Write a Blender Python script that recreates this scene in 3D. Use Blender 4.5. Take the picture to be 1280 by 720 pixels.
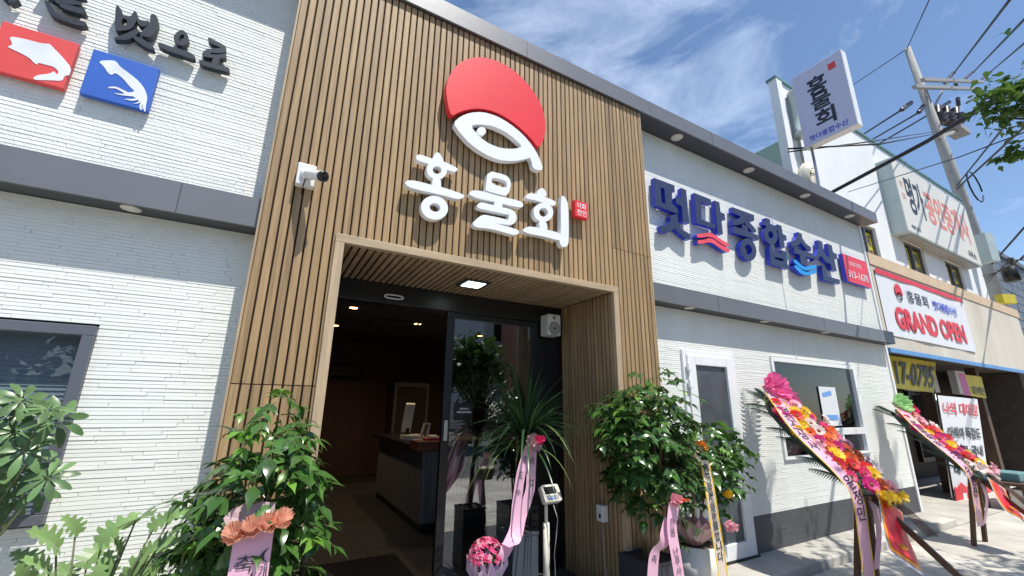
import bpy, bmesh, math, random
from mathutils import Vector, Matrix
from mathutils.geometry import tessellate_polygon

SC = bpy.context.scene
for _o in list(bpy.data.objects): bpy.data.objects.remove(_o)
COL = SC.collection
R = math.radians
V = Vector

# ------------------------------------------------------------------ camera
CAM = V((0.0, -3.0, 1.55)); YAW, PITCH, ROLL, FPX = R(29.494), R(15.382), R(0.824), 529.25
FW = V((math.sin(YAW)*math.cos(PITCH), math.cos(YAW)*math.cos(PITCH), math.sin(PITCH)))
_r = V((math.cos(YAW), -math.sin(YAW), 0)); _u = _r.cross(FW)
RT = _r*math.cos(ROLL) + _u*math.sin(ROLL); UP = -_r*math.sin(ROLL) + _u*math.cos(ROLL)
cd = bpy.data.cameras.new('camera'); cam = bpy.data.objects.new('camera', cd); COL.objects.link(cam)
cd.sensor_width = 36; cd.lens = FPX/1280*36; cd.clip_start = 0.02; cd.clip_end = 2000
cam.matrix_world = Matrix((( RT.x, UP.x, -FW.x, CAM.x), (RT.y, UP.y, -FW.y, CAM.y), (RT.z, UP.z, -FW.z, CAM.z), (0, 0, 0, 1)))
SC.camera = cam

# ------------------------------------------------------------------ sky, sun, exposure
SUN = V((0.31, -1.0, 2.25)).normalized()
world = bpy.data.worlds.new('World'); SC.world = world; world.use_nodes = True
nt = world.node_tree; nt.nodes.clear()
def N(t, typ, **kw):
    n = t.nodes.new(typ)
    for k, v in kw.items(): setattr(n, k, v)
    return n
sky = N(nt, 'ShaderNodeTexSky', sky_type='NISHITA', sun_disc=False)
sky.sun_elevation = math.asin(SUN.z); sky.sun_rotation = math.atan2(SUN.x, SUN.y)
sky.air_density = 1.0; sky.dust_density = 0.25; sky.ozone_density = 3.5; sky.altitude = 0
tc = N(nt, 'ShaderNodeTexCoord')
mp = N(nt, 'ShaderNodeMapping'); mp.inputs['Scale'].default_value = (1.0, 1.9, 4.2); mp.inputs['Rotation'].default_value = (0.35, 0.5, 0.9)
nz = N(nt, 'ShaderNodeTexNoise'); nz.inputs['Scale'].default_value = 1.7; nz.inputs['Detail'].default_value = 9; nz.inputs['Roughness'].default_value = 0.62; nz.inputs['Distortion'].default_value = 0.6
rp = N(nt, 'ShaderNodeValToRGB'); rp.color_ramp.elements[0].position = 0.50; rp.color_ramp.elements[0].color = (0, 0, 0, 1); rp.color_ramp.elements[1].position = 0.86; rp.color_ramp.elements[1].color = (0.6, 0.6, 0.6, 1)
mixc = N(nt, 'ShaderNodeMixRGB'); mixc.inputs[2].default_value = (7.6, 8.6, 10.0, 1)
bg = N(nt, 'ShaderNodeBackground'); bg.inputs['Strength'].default_value = 0.13
wo = N(nt, 'ShaderNodeOutputWorld')
L = nt.links.new
L(tc.outputs['Generated'], mp.inputs['Vector']); L(mp.outputs[0], nz.inputs['Vector']); L(nz.outputs['Fac'], rp.inputs[0])
L(rp.outputs[0], mixc.inputs[0]); L(sky.outputs[0], mixc.inputs[1]); L(mixc.outputs[0], bg.inputs['Color']); L(bg.outputs[0], wo.inputs[0])
sd = bpy.data.lights.new('sun', 'SUN'); sd.energy = 4.4; sd.angle = R(0.53); sd.color = (1.0, 0.95, 0.86)
sun = bpy.data.objects.new('sun', sd); COL.objects.link(sun); sun.rotation_euler = (-SUN).to_track_quat('-Z', 'Y').to_euler()
SC.view_settings.view_transform = 'Standard'; SC.view_settings.look = 'None'; SC.view_settings.gamma = 1.0
SC.view_settings.use_curve_mapping = False; SC.view_settings.exposure = 0.42
SC.render.engine = 'CYCLES'
SC.cycles.max_bounces = 8; SC.cycles.transparent_max_bounces = 16

# ------------------------------------------------------------------ helpers
def ray(px, py): return RT*((px-640)/FPX) - UP*((py-360)/FPX) + FW
def atY(px, py, Y): d = ray(px, py); return CAM + d*((Y-CAM.y)/d.y)
def atX(px, py, X): d = ray(px, py); return CAM + d*((X-CAM.x)/d.x)
def atZ(px, py, Z): d = ray(px, py); return CAM + d*((Z-CAM.z)/d.z)
def atD(px, py, D): return CAM + ray(px, py).normalized()*D
def zoom(pts, ox, oy, s): return [(ox+x/s, oy+y/s) for x, y in pts]

def origin(o):
    v = V((0, 0, 0))
    while o is not None: v = v + o.location; o = o.parent
    return v
def tag(o, label=None, cat=None, group=None, kind=None):
    if label: o['label'] = label
    if cat: o['category'] = cat
    if group: o['group'] = group
    if kind: o['kind'] = kind
    return o
def thing(name, loc, label, cat, group=None):
    o = bpy.data.objects.new(name, None); o.empty_display_size = 0.1; o.location = loc; COL.objects.link(o)
    return tag(o, label, cat, group)

class MB:
    def __init__(s): s.v = []; s.f = []; s.m = []; s.cur = 0; s.sm = []
    def add(s, vs, fs, smooth=False):
        b = len(s.v); s.v += [V(p) for p in vs]
        for f in fs: s.f.append(tuple(b+i for i in f)); s.m.append(s.cur); s.sm.append(smooth)
        return s
    def box(s, x0, x1, y0, y1, z0, z1):
        return s.add([(x0,y0,z0),(x1,y0,z0),(x1,y1,z0),(x0,y1,z0),(x0,y0,z1),(x1,y0,z1),(x1,y1,z1),(x0,y1,z1)],
              [(0,3,2,1),(4,5,6,7),(0,1,5,4),(1,2,6,5),(2,3,7,6),(3,0,4,7)])
    def bbox(s, x0, x1, y0, y1, z0, z1, b):           # box with bevelled edges
        bm = bmesh.new(); bmesh.ops.create_cube(bm, size=1)
        for v in bm.verts: v.co = V(((x0+x1)/2+v.co.x*(x1-x0), (y0+y1)/2+v.co.y*(y1-y0), (z0+z1)/2+v.co.z*(z1-z0)))
        bmesh.ops.bevel(bm, geom=bm.edges[:], offset=b, segments=2, profile=0.5, affect='EDGES')
        s.bm(bm); return s
    def bm(s, bm, M=None):
        bm.verts.ensure_lookup_table(); bm.verts.index_update()
        s.add([(M @ v.co if M else v.co.copy()) for v in bm.verts], [[v.index for v in f.verts] for f in bm.faces]); bm.free(); return s
    def obox(s, c, ax, ay, az):                        # half-axes
        c, ax, ay, az = V(c), V(ax), V(ay), V(az); p = []
        for k in (-1, 1):
            for i, j in ((-1,-1),(1,-1),(1,1),(-1,1)): p.append(c+ax*i+ay*j+az*k)
        return s.add(p, [(0,3,2,1),(4,5,6,7),(0,1,5,4),(1,2,6,5),(2,3,7,6),(3,0,4,7)])
    def quad(s, a, b, c, d): return s.add([a, b, c, d], [(0, 1, 2, 3)])
    def beam(s, a, b, w, h, up=(0, 0, 1)):
        a, b = V(a), V(b); d = (b-a); n = d.normalized(); x = n.cross(V(up))
        if x.length < 1e-4: x = n.cross(V((1, 0, 0)))
        x.normalize(); y = x.cross(n)
        return s.obox((a+b)/2, x*(w/2), y*(h/2), d/2)
    def tube(s, pts, r, n=8, cap=True, smooth=True):
        pts = [V(p) for p in pts]; rs = r if isinstance(r, (list, tuple)) else [r]*len(pts)
        vs, fs = [], []; ref = V((0, 0, 1))
        d0 = (pts[1]-pts[0]).normalized()
        if abs(d0.dot(ref)) > .9: ref = V((1, 0, 0))
        for i, p in enumerate(pts):
            d = (pts[min(i+1, len(pts)-1)]-pts[max(i-1, 0)]).normalized()
            x = d.cross(ref)
            if x.length < 1e-5: x = d.cross(V((0, 1, 0)))
            x.normalize(); y = x.cross(d); ref = d.cross(x) * -1 if False else ref
            for k in range(n):
                a = 2*math.pi*k/n; vs.append(p + x*(math.cos(a)*rs[i]) + y*(math.sin(a)*rs[i]))
        for i in range(len(pts)-1):
            for k in range(n):
                fs.append((i*n+k, i*n+(k+1) % n, (i+1)*n+(k+1) % n, (i+1)*n+k))
        if cap: fs.append(tuple(range(n-1, -1, -1))); fs.append(tuple((len(pts)-1)*n+k for k in range(n)))
        return s.add(vs, fs, smooth)
    def lathe(s, prof, c, n=24, axis=None, smooth=True):  # prof: (r, h)
        c = V(c); az = V(axis).normalized() if axis else V((0, 0, 1))
        ax = az.cross(V((0, 1, 0)));
        if ax.length < 1e-3: ax = az.cross(V((1, 0, 0)))
        ax.normalize(); ay = az.cross(ax); vs, fs = [], []
        for r, h in prof:
            for k in range(n):
                a = 2*math.pi*k/n; vs.append(c+az*h+ax*(math.cos(a)*r)+ay*(math.sin(a)*r))
        for i in range(len(prof)-1):
            for k in range(n): fs.append((i*n+k, i*n+(k+1) % n, (i+1)*n+(k+1) % n, (i+1)*n+k))
        fs.append(tuple(range(n-1, -1, -1))); fs.append(tuple((len(prof)-1)*n+k for k in range(n)))
        return s.add(vs, fs, smooth)
    def prism(s, front, back_off, holes=()):            # front: 3D outline, holes: list of 3D outlines
        loops = [[V(p) for p in front]] + [[V(p) for p in h] for h in holes]
        tris = tessellate_polygon(loops); allp = [p for l in loops for p in l]; n = len(allp); off = V(back_off)
        nrm = V((0, 0, 0))
        for t in tris: nrm += (allp[t[1]]-allp[t[0]]).cross(allp[t[2]]-allp[t[0]])
        fl = nrm.dot(off) > 0
        F = [tuple(t) if not fl else tuple(reversed(t)) for t in tris]
        B = [tuple(n+i for i in reversed(t)) for t in F]
        S = []; b = 0
        for l in loops:
            for i in range(len(l)):
                j = (i+1) % len(l); S.append((b+i, b+j, n+b+j, n+b+i))
            b += len(l)
        s.add(allp+[p+off for p in allp], F+B+S)
        return s
    def build(s, name, mat, parent=None, smooth=False, recalc=True):
        me = bpy.data.meshes.new(name); o = bpy.data.objects.new(name, me)
        og = origin(parent) if parent else V((0, 0, 0))
        me.from_pydata([tuple(p-og) for p in s.v], [], s.f)
        mats = mat if isinstance(mat, (list, tuple)) else [mat]
        for m in mats: me.materials.append(m)
        for p, mi, sm in zip(me.polygons, s.m, s.sm): p.material_index = mi; p.use_smooth = sm or smooth
        if recalc:
            b = bmesh.new(); b.from_mesh(me); bmesh.ops.recalc_face_normals(b, faces=b.faces[:]); b.to_mesh(me); b.free()
        me.update(); COL.objects.link(o)
        if parent: o.parent = parent
        return o
def top(mb, name, mat, label, cat, group=None, kind=None, **kw): return tag(mb.build(name, mat, None, **kw), label, cat, group, kind)
def struct(mb, name, mat): o = mb.build(name, mat); o['kind'] = 'structure'; return o
def inst(name, me, M, parent):
    o = bpy.data.objects.new(name, me); COL.objects.link(o)
    if parent: o.parent = parent; o.matrix_basis = Matrix.Translation(-origin(parent)) @ M
    else: o.matrix_basis = M
    return o
def frame(p, z, x):                                      # matrix: local z along z, x as near as may be
    z = V(z).normalized(); x = V(x); x = (x - z*x.dot(z))
    if x.length < 1e-5: x = z.orthogonal()
    x.normalize(); y = z.cross(x)
    return Matrix(((x.x,y.x,z.x,p[0]),(x.y,y.y,z.y,p[1]),(x.z,y.z,z.z,p[2]),(0,0,0,1)))
def chaikin(pts, n=1):
    for _ in range(n):
        q = []
        for i in range(len(pts)):
            a, b = pts[i], pts[(i+1) % len(pts)]
            q.append((a[0]*.78+b[0]*.22, a[1]*.78+b[1]*.22)); q.append((a[0]*.22+b[0]*.78, a[1]*.22+b[1]*.78))
        pts = q
    return pts
def ell(cx, cy, rx, ry, rot=0, n=28):
    c, s_ = math.cos(R(rot)), math.sin(R(rot)); out = []
    for k in range(n):
        a = 2*math.pi*k/n; x, y = rx*math.cos(a), ry*math.sin(a); out.append((cx+x*c-y*s_, cy+x*s_+y*c))
    return out

# text: the built-in font (with its CJK fallback), turned into mesh
_tcache = {}
TS = bpy.data.scenes.new('lettering')
def text_data(body, bold=0.0, ext=0.0):
    key = (body, bold, ext)
    if key in _tcache: return _tcache[key]
    cu = bpy.data.curves.new('t', 'FONT'); cu.body = body; cu.size = 1; cu.offset = bold; cu.extrude = ext; cu.resolution_u = 3
    ob = bpy.data.objects.new('t', cu); TS.collection.objects.link(ob)
    TS.view_layers[0].update(); dg = TS.view_layers[0].depsgraph
    me = ob.evaluated_get(dg).to_mesh()
    vs = [v.co.copy() for v in me.vertices]; fs = [tuple(p.vertices) for p in me.polygons]
    ob.evaluated_get(dg).to_mesh_clear(); bpy.data.objects.remove(ob); bpy.data.curves.remove(cu)
    if not vs: vs = [V((0,0,0))]; fs = []
    x0 = min(v.x for v in vs); x1 = max(v.x for v in vs); y0 = min(v.y for v in vs); y1 = max(v.y for v in vs)
    _tcache[key] = (vs, fs, (x0, x1, y0, y1)); return _tcache[key]
def text_into(mb, body, p00, p10, p01, n, bold=0.02, thick=0.0, lift=0.003):
    """text stretched into the parallelogram p00 (bottom left), p10 (bottom right), p01 (top left)"""
    vs, fs, (x0, x1, y0, y1) = text_data(body, bold, 0.5 if thick else 0.0)
    p00, p10, p01, n = V(p00), V(p10), V(p01), V(n).normalized()
    a = (p10-p00)/max(x1-x0, 1e-6); b = (p01-p00)/max(y1-y0, 1e-6)
    mb.add([p00 + a*(v.x-x0) + b*(v.y-y0) + n*(lift + (v.z+.5)*thick if thick else lift) for v in vs], fs); return mb
def text_quad(mb, body, A, B, C, D, n, bold=.02, thick=0.0, lift=.003):
    """bilinear into quad A top left, B top right, C bottom right, D bottom left"""
    vs, fs, (x0, x1, y0, y1) = text_data(body, bold, 0.5 if thick else 0.0)
    A, B, C, D, n = V(A), V(B), V(C), V(D), V(n).normalized()
    out = []
    for v in vs:
        s_ = (v.x-x0)/(x1-x0); t = (v.y-y0)/max(y1-y0, 1e-6)
        out.append((D*(1-s_)+C*s_)*(1-t)+(A*(1-s_)+B*s_)*t + n*(lift + ((v.z+.5)*thick if thick else 0)))
    mb.add(out, fs); return mb

# ------------------------------------------------------------------ materials
def pm(name, c, r=0.5, m=0.0, var=0.12, vs=6.0, bump=0.0, bs=80.0, rnd=0.0, stretch=(1, 1, 1), spec=0.5, em=0, coat=0, c2=None, trans=0.0, det=6):
    ma = bpy.data.materials.new(name); ma.use_nodes = True; t = ma.node_tree; t.nodes.clear(); l = t.links.new
    o = N(t, 'ShaderNodeOutputMaterial'); b = N(t, 'ShaderNodeBsdfPrincipled')
    b.inputs['Roughness'].default_value = r; b.inputs['Metallic'].default_value = m; b.inputs['Specular IOR Level'].default_value = spec
    if coat: b.inputs['Coat Weight'].default_value = coat; b.inputs['Coat Roughness'].default_value = 0.15
    tc = N(t, 'ShaderNodeTexCoord'); mp = N(t, 'ShaderNodeMapping'); mp.inputs['Scale'].default_value = stretch
    l(tc.outputs['Object'], mp.inputs[0]); src = mp.outputs[0]
    oi = None
    if rnd:
        oi = N(t, 'ShaderNodeObjectInfo'); ad = N(t, 'ShaderNodeVectorMath', operation='ADD'); sc = N(t, 'ShaderNodeMath', operation='MULTIPLY'); sc.inputs[1].default_value = 37.0
        l(oi.outputs['Random'], sc.inputs[0]); l(mp.outputs[0], ad.inputs[0]); l(sc.outputs[0], ad.inputs[1]); src = ad.outputs[0]
    nz = N(t, 'ShaderNodeTexNoise'); nz.inputs['Scale'].default_value = vs; nz.inputs['Detail'].default_value = det; nz.inputs['Roughness'].default_value = 0.6
    l(src, nz.inputs['Vector'])
    mx = N(t, 'ShaderNodeMixRGB'); rpn = N(t, 'ShaderNodeMapRange'); rpn.inputs['From Min'].default_value = 0.3; rpn.inputs['From Max'].default_value = 0.7
    l(nz.outputs['Fac'], rpn.inputs[0]); l(rpn.outputs[0], mx.inputs[0])
    if c2 is None: c2 = tuple(min(1, x*(1+var)) for x in c); c1 = tuple(x*(1-var) for x in c)
    else: c1 = c
    mx.inputs[1].default_value = (*c1, 1); mx.inputs[2].default_value = (*c2, 1); out = mx.outputs[0]
    if rnd:
        hs = N(t, 'ShaderNodeHueSaturation'); mr = N(t, 'ShaderNodeMapRange'); mr.inputs['To Min'].default_value = 1-rnd; mr.inputs['To Max'].default_value = 1+rnd
        l(oi.outputs['Random'], mr.inputs[0]); l(mr.outputs[0], hs.inputs['Value']); l(out, hs.inputs['Color']); out = hs.outputs[0]
    l(out, b.inputs['Base Color'])
    if bump:
        n2 = N(t, 'ShaderNodeTexNoise'); n2.inputs['Scale'].default_value = bs; n2.inputs['Detail'].default_value = 5; l(src, n2.inputs['Vector'])
        bp = N(t, 'ShaderNodeBump'); bp.inputs['Strength'].default_value = bump; bp.inputs['Distance'].default_value = 0.01
        l(n2.outputs['Fac'], bp.inputs['Height']); l(bp.outputs[0], b.inputs['Normal'])
    if em: b.inputs['Emission Color'].default_value = (*c, 1); b.inputs['Emission Strength'].default_value = em
    if trans:
        tr = N(t, 'ShaderNodeBsdfTranslucent'); ms = N(t, 'ShaderNodeMixShader'); ms.inputs[0].default_value = trans
        l(out, tr.inputs['Color']); l(b.outputs[0], ms.inputs[1]); l(tr.outputs[0], ms.inputs[2]); l(ms.outputs[0], o.inputs[0])
    else: l(b.outputs[0], o.inputs[0])
    return ma
def glassm(name, tint, rough=0.0, r0=0.05):
    """clear pane: see-through, with a mirror share that grows towards grazing angles (Schlick)"""
    ma = bpy.data.materials.new(name); ma.use_nodes = True; t = ma.node_tree; t.nodes.clear(); l = t.links.new
    o = N(t, 'ShaderNodeOutputMaterial'); a = N(t, 'ShaderNodeBsdfTransparent'); a.inputs[0].default_value = (*tint, 1)
    g = N(t, 'ShaderNodeBsdfGlossy'); g.inputs['Roughness'].default_value = rough
    w = N(t, 'ShaderNodeLayerWeight'); w.inputs[0].default_value = 0.5
    p = N(t, 'ShaderNodeMath', operation='POWER'); p.inputs[1].default_value = 5.0; l(w.outputs['Facing'], p.inputs[0])
    m_ = N(t, 'ShaderNodeMath', operation='MULTIPLY_ADD'); m_.inputs[1].default_value = 1-r0; m_.inputs[2].default_value = r0; l(p.outputs[0], m_.inputs[0])
    ms = N(t, 'ShaderNodeMixShader'); l(m_.outputs[0], ms.inputs[0]); l(a.outputs[0], ms.inputs[1]); l(g.outputs[0], ms.inputs[2]); l(ms.outputs[0], o.inputs[0])
    return ma
M = {}
M['clad'] = pm('white_cladding', (.73, .755, .715), .62, vs=1.1, bump=.3, bs=160, stretch=(3.2, 1, .5), c2=(.80, .82, .785), det=9)
M['clad_up'] = pm('white_cladding_rough', (.71, .735, .705), .7, vs=2, bump=.6, bs=90, stretch=(1.2, 1, .6), c2=(.80, .82, .79), det=9)
M['clad_dark'] = pm('charcoal_cladding', (.075, .077, .085), .6, var=.12, vs=5, bump=.3, bs=150)
M['wood'] = pm('wood_slat', (.255, .163, .080), .55, var=.2, vs=7, bump=.25, bs=70, rnd=.17, stretch=(8, 8, .3), c2=(.43, .292, .148), det=9)
M['wood_trim'] = pm('wood_trim', (.43, .325, .21), .5, var=.18, vs=6, bump=.1, bs=60, rnd=.06, stretch=(5, 5, .5))
M['wood_trimx'] = pm('wood_trim_long', (.43, .325, .21), .5, var=.18, vs=6, bump=.1, bs=60, stretch=(.5, 5, 5))
M['wood_y'] = pm('wood_slat_soffit', (.245, .172, .10), .55, var=.2, vs=5, bump=.1, bs=70, rnd=.13, stretch=(6, .5, 6), c2=(.41, .30, .18))
M['gap'] = pm('dark_backing', (.032, .023, .016), .9)
M['metal'] = pm('grey_metal', (.17, .175, .19), .42, m=.2, var=.06, vs=2.5, bump=.03, bs=20)
M['soffit'] = pm('soffit_metal', (.055, .057, .068), .5, m=.1, var=.05)
M['white'] = pm('white_paint', (.80, .80, .80), .4, var=.03)
M['signwhite'] = pm('sign_white', (.80, .82, .85), .35, var=.02)
M['whiteplastic'] = pm('white_plastic', (.74, .74, .72), .35, var=.03)
M['pvc'] = pm('pvc_frame', (.80, .81, .82), .3, var=.03)
M['red'] = pm('sign_red', (.78, .035, .045), .38, var=.05, vs=3)
M['redplq'] = pm('plaque_red', (.70, .075, .07), .5, var=.06)
M['blueplq'] = pm('plaque_blue', (.03, .12, .50), .5, var=.06)
M['pink_s'] = pm('sign_coral', (.80, .08, .11), .4)
M['cyan_s'] = pm('sign_cyan', (.015, .30, .75), .4)
M['navy'] = pm('sign_navy_face', (.026, .038, .10), .45, var=.08)
M['royal'] = pm('sign_blue_return', (.02, .045, .52), .35, var=.08)
M['ink'] = pm('dark_lettering', (.022, .028, .040), .5, var=.1)
M['plq_white'] = pm('plaque_white', (.74, .77, .84), .5)
M['frame'] = pm('black_frame', (.012, .012, .014), .35, var=.1)
M['winframe'] = pm('grey_window_frame', (.13, .14, .17), .4, m=.2, var=.05)
M['glass'] = glassm('clear_glass', (.70, .73, .73), r0=.26)
M['glassdark'] = glassm('tinted_glass', (.70, .74, .77), r0=.055)
M['frost'] = pm('frosted_glass', (.075, .088, .10), .28, var=.25, vs=5, bump=.5, bs=55, spec=.6)
M['blind'] = pm('blind', (.62, .66, .70), .6, var=.1)
M['concrete'] = pm('concrete', (.27, .255, .23), .85, var=.22, vs=1.3, bump=.6, bs=40, c2=(.52, .50, .46), det=13, stretch=(1, 2.2, 1))
M['slab'] = pm('paving_slab', (.36, .34, .30), .85, vs=1.6, bump=.6, bs=40, c2=(.60, .575, .52), det=13, rnd=.10)
M['apron'] = pm('apron_concrete', (.33, .315, .285), .85, var=.2, vs=2.3, bump=.5, bs=50, c2=(.55, .53, .48), det=10)
M['bouncecut'] = pm('bounce_cut_dark', (.06, .06, .062), .5, var=.2, vs=30)  # made-up dark tone, weakens light bounced up into the entrance
M['asphalt'] = pm('asphalt', (.10, .10, .10), .85, var=.2, vs=3, bump=.5, bs=120)
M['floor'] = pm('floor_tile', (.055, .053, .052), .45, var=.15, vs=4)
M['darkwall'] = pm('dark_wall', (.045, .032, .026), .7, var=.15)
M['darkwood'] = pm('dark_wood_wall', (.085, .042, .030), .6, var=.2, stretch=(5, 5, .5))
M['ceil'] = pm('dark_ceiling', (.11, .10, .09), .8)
M['counter'] = pm('counter_stripe', (.20, .20, .205), .6, var=.5, vs=14, stretch=(4, 4, .08))
M['countertop'] = pm('counter_wood', (.19, .07, .035), .4, var=.2, stretch=(.5, 4, 4))
M['bluemetal'] = pm('slate_planter', (.052, .066, .088), .5, var=.15, vs=4)
M['darkpot'] = pm('dark_pot', (.03, .034, .045), .4, var=.1)
M['ribbon'] = pm('pink_ribbon', (.80, .47, .62), .42, var=.06, trans=.2)
M['ribbon2'] = pm('pale_ribbon', (.76, .66, .55), .45, var=.06, trans=.2)
M['wrap'] = pm('pink_wrap', (.76, .34, .50), .4, var=.1, trans=.25)
M['wrap_p'] = pm('dusty_wrap', (.58, .42, .44), .45, var=.1, trans=.25)
M['lilac'] = pm('lilac_wrap', (.72, .55, .74), .35, var=.1, trans=.2)
M['peach'] = pm('peach_tulle', (.80, .43, .30), .5, var=.15, trans=.3)
M['black'] = pm('black_plastic', (.012, .012, .013), .35)
M['bright'] = pm('brown_wood', (.085, .045, .028), .6, var=.25, stretch=(4, 4, .6))
M['steel'] = pm('steel', (.55, .55, .55), .3, m=.9, var=.05)
M['cream'] = pm('cream_plastic', (.72, .68, .58), .4, var=.04)
M['lcd'] = pm('lcd_dark', (.02, .022, .024), .2)
M['keyblue'] = pm('key_blue', (.15, .35, .75), .4)
M['soil'] = pm('soil', (.05, .035, .022), .95, bump=.6)
M['bark'] = pm('bark', (.11, .085, .06), .9, var=.3, vs=14, bump=.8, bs=30, stretch=(1, 1, .3))
M['stem'] = pm('green_stem', (.10, .12, .045), .6)
M['trunk'] = pm('plant_trunk', (.20, .145, .09), .8, var=.25, vs=20, bump=.5)
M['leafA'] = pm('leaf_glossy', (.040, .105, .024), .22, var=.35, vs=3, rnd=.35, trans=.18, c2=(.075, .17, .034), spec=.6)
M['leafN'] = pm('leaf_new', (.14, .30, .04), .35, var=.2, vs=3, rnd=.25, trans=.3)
M['leafS'] = pm('leaf_umbrella', (.11, .20, .075), .32, var=.25, vs=4, rnd=.3, trans=.15)
M['leafX'] = pm('leaf_lobed', (.19, .31, .11), .38, var=.2, vs=4, rnd=.2, trans=.22)
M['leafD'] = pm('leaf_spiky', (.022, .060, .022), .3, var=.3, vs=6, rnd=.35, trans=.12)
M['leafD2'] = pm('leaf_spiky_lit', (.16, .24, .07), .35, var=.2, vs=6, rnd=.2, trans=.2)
M['leafT'] = pm('leaf_tree', (.075, .15, .028), .45, var=.3, vs=3, rnd=.2, trans=.35)
M['palm'] = pm('leaf_palm', (.022, .055, .028), .4, var=.2, trans=.1)
for k, c in dict(yellow=(.85, .55, .02), hot=(.78, .05, .20), pale=(.85, .42, .50), red=(.70, .025, .03), orange=(.85, .16, .03), mag=(.60, .03, .22), purple=(.16, .015, .14), cream=(.85, .72, .68)).items():
    M['fl_'+k] = pm('petal_'+k, c, .5, var=.12, vs=20, rnd=.12, trans=.25)
M['fl_c'] = pm('flower_centre', (.22, .06, .03), .8)
M['bowpink'] = pm('tissue_pink', (.86, .20, .46), .5, var=.12, trans=.3)
M['tissue_green'] = pm('tissue_green', (.45, .75, .35), .5, var=.12, trans=.3)
M['banner_red'] = pm('banner_red', (.78, .03, .05), .4)
M['banner_or'] = pm('banner_orange', (.85, .28, .03), .4)
M['yellow'] = pm('banner_yellow', (.62, .50, .035), .55, var=.1)
M['ban_white'] = pm('banner_white', (.72, .74, .77), .55, var=.03)
M['ban_red'] = pm('banner_print_red', (.70, .03, .05), .5)
M['magenta'] = pm('banner_magenta', (.55, .07, .30), .5)
M['stucco'] = pm('white_stucco', (.76, .78, .79), .8, var=.06, vs=1.2, bump=.2, bs=60)
M['beige'] = pm('beige_canopy', (.54, .49, .40), .7, var=.16, vs=1.1, stretch=(1.2, 1, .18), c2=(.70, .65, .55), det=8)
M['beige2'] = pm('beige_stone', (.56, .42, .28), .8, var=.2, vs=2.5, c2=(.66, .51, .35), det=8)
M['bluestrip'] = pm('blue_strip', (.10, .28, .58), .5, var=.15)
M['teal'] = pm('teal_cap', (.12, .25, .26), .6)
M['lightbox'] = pm('light_box', (.58, .57, .72), .35, var=.03)
M['sign2'] = pm('cream_sign', (.72, .69, .60), .4, var=.05, vs=.7)
M['faded'] = pm('faded_red', (.72, .22, .16), .5, var=.12)
M['greenmetal'] = pm('grey_green_metal', (.42, .50, .50), .5, var=.06)
M['pole'] = pm('concrete_pole', (.36, .355, .34), .85, var=.12, bump=.3)
M['insul'] = pm('insulator', (.05, .04, .05), .35)
M['insul_g'] = pm('grey_insulator', (.32, .31, .30), .5)
M['wire'] = pm('cable', (.018, .018, .02), .6)
M['tile'] = pm('slate_tile', (.11, .115, .135), .45, var=.2, vs=2)
M['rust'] = pm('old_brown', (.05, .036, .028), .8, var=.3, bump=.3)
M['skylt'] = pm('soffit_disc', (.62, .58, .52), .5)
M['lampwarm'] = pm('lamp_warm', (1, .55, .2), .5, em=9)
M['lampcool'] = pm('lamp_cool', (.85, 1, .93), .5, em=3.2)
M['roofg'] = pm('green_roof', (.05, .11, .10), .7, var=.2)
M['house'] = pm('far_house', (.45, .46, .48), .8)
M['brick'] = pm('far_brick', (.34, .15, .10), .85, var=.15, vs=10)
M['hill'] = pm('hill_green', (.035, .065, .025), .95, var=.5, vs=.25, bump=1, bs=2)

rng = random.Random(7)
G = -0.085      # pavement level; apron and shop floor at 0
WY = 0.22       # white wall plane

# ------------------------------------------------------------------ ground
pv = struct(MB().box(-60, 60, -4.6, 60, G-.5, G-.012), 'pavement', M['concrete'])
def slab_me(w, d):
    b = MB().bbox(0, w, 0, d, -.011, 0, .004); me = bpy.data.meshes.new('paving_slab'); me.from_pydata([tuple(p) for p in b.v], [], b.f); me.materials.append(M['slab']); me.update(); return me
_sl = slab_me(1.79, 1.44)
for i in range(16):
    for j in range(3): inst('paving_slab', _sl, Matrix.Translation((-5.2+i*1.8, -4.59+j*1.455, G)), pv)
_sl2 = slab_me(1.79, 1.3)
for i in range(8): inst('paving_slab', _sl2, Matrix.Translation((9.24+i*1.8, -.225, G)), pv)
struct(MB().box(-60, 60, -4.75, -4.6, G-.6, G+.004), 'kerb', M['apron'])
struct(MB().box(-60, 60, -60, -4.75, G-.6, G-.13), 'road', M['asphalt'])
ap = struct(MB().box(3.38, 9.22, -.212, WY+.1, G-.1, -.016), 'concrete_apron', M['apron'])
for a_, b_ in ((3.38, 5.28), (5.29, 7.22), (7.23, 9.22)): MB().bbox(a_, b_, -.22, WY+.1, G-.05, 0.0, .012).build('apron_slab', M['apron'], ap)
struct(MB().bbox(.2, 3.37, -.75, .95, G-.1, -.004, .012), 'bounce_cut_slab', M['bouncecut'])  # unseen slab, darkened and extended to cut bounced light on the soffit

# ------------------------------------------------------------------ the restaurant building
B = thing('restaurant_building', (1.6, .3, 0), 'single storey restaurant with wooden slat entrance block and white striped walls', 'building')
def solid(name, mat, *boxes, parent=B):
    m = MB()
    for b in boxes: m.box(*b)
    return m.build(name, mat, parent)
# hull
solid('roof', M['gap'], (-4.2, 9.36, .35, 9.5, 4.78, 4.86))
solid('side_wall', M['stucco'], (9.28, 9.355, .26, 9.5, -.1, 4.77)); solid('side_wall', M['stucco'], (-4.2, -4.1, .26, 9.5, -.1, 4.77))
solid('rear_wall', M['gap'], (-4.09, 9.27, 9.4, 9.5, -.1, 4.77))
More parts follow.
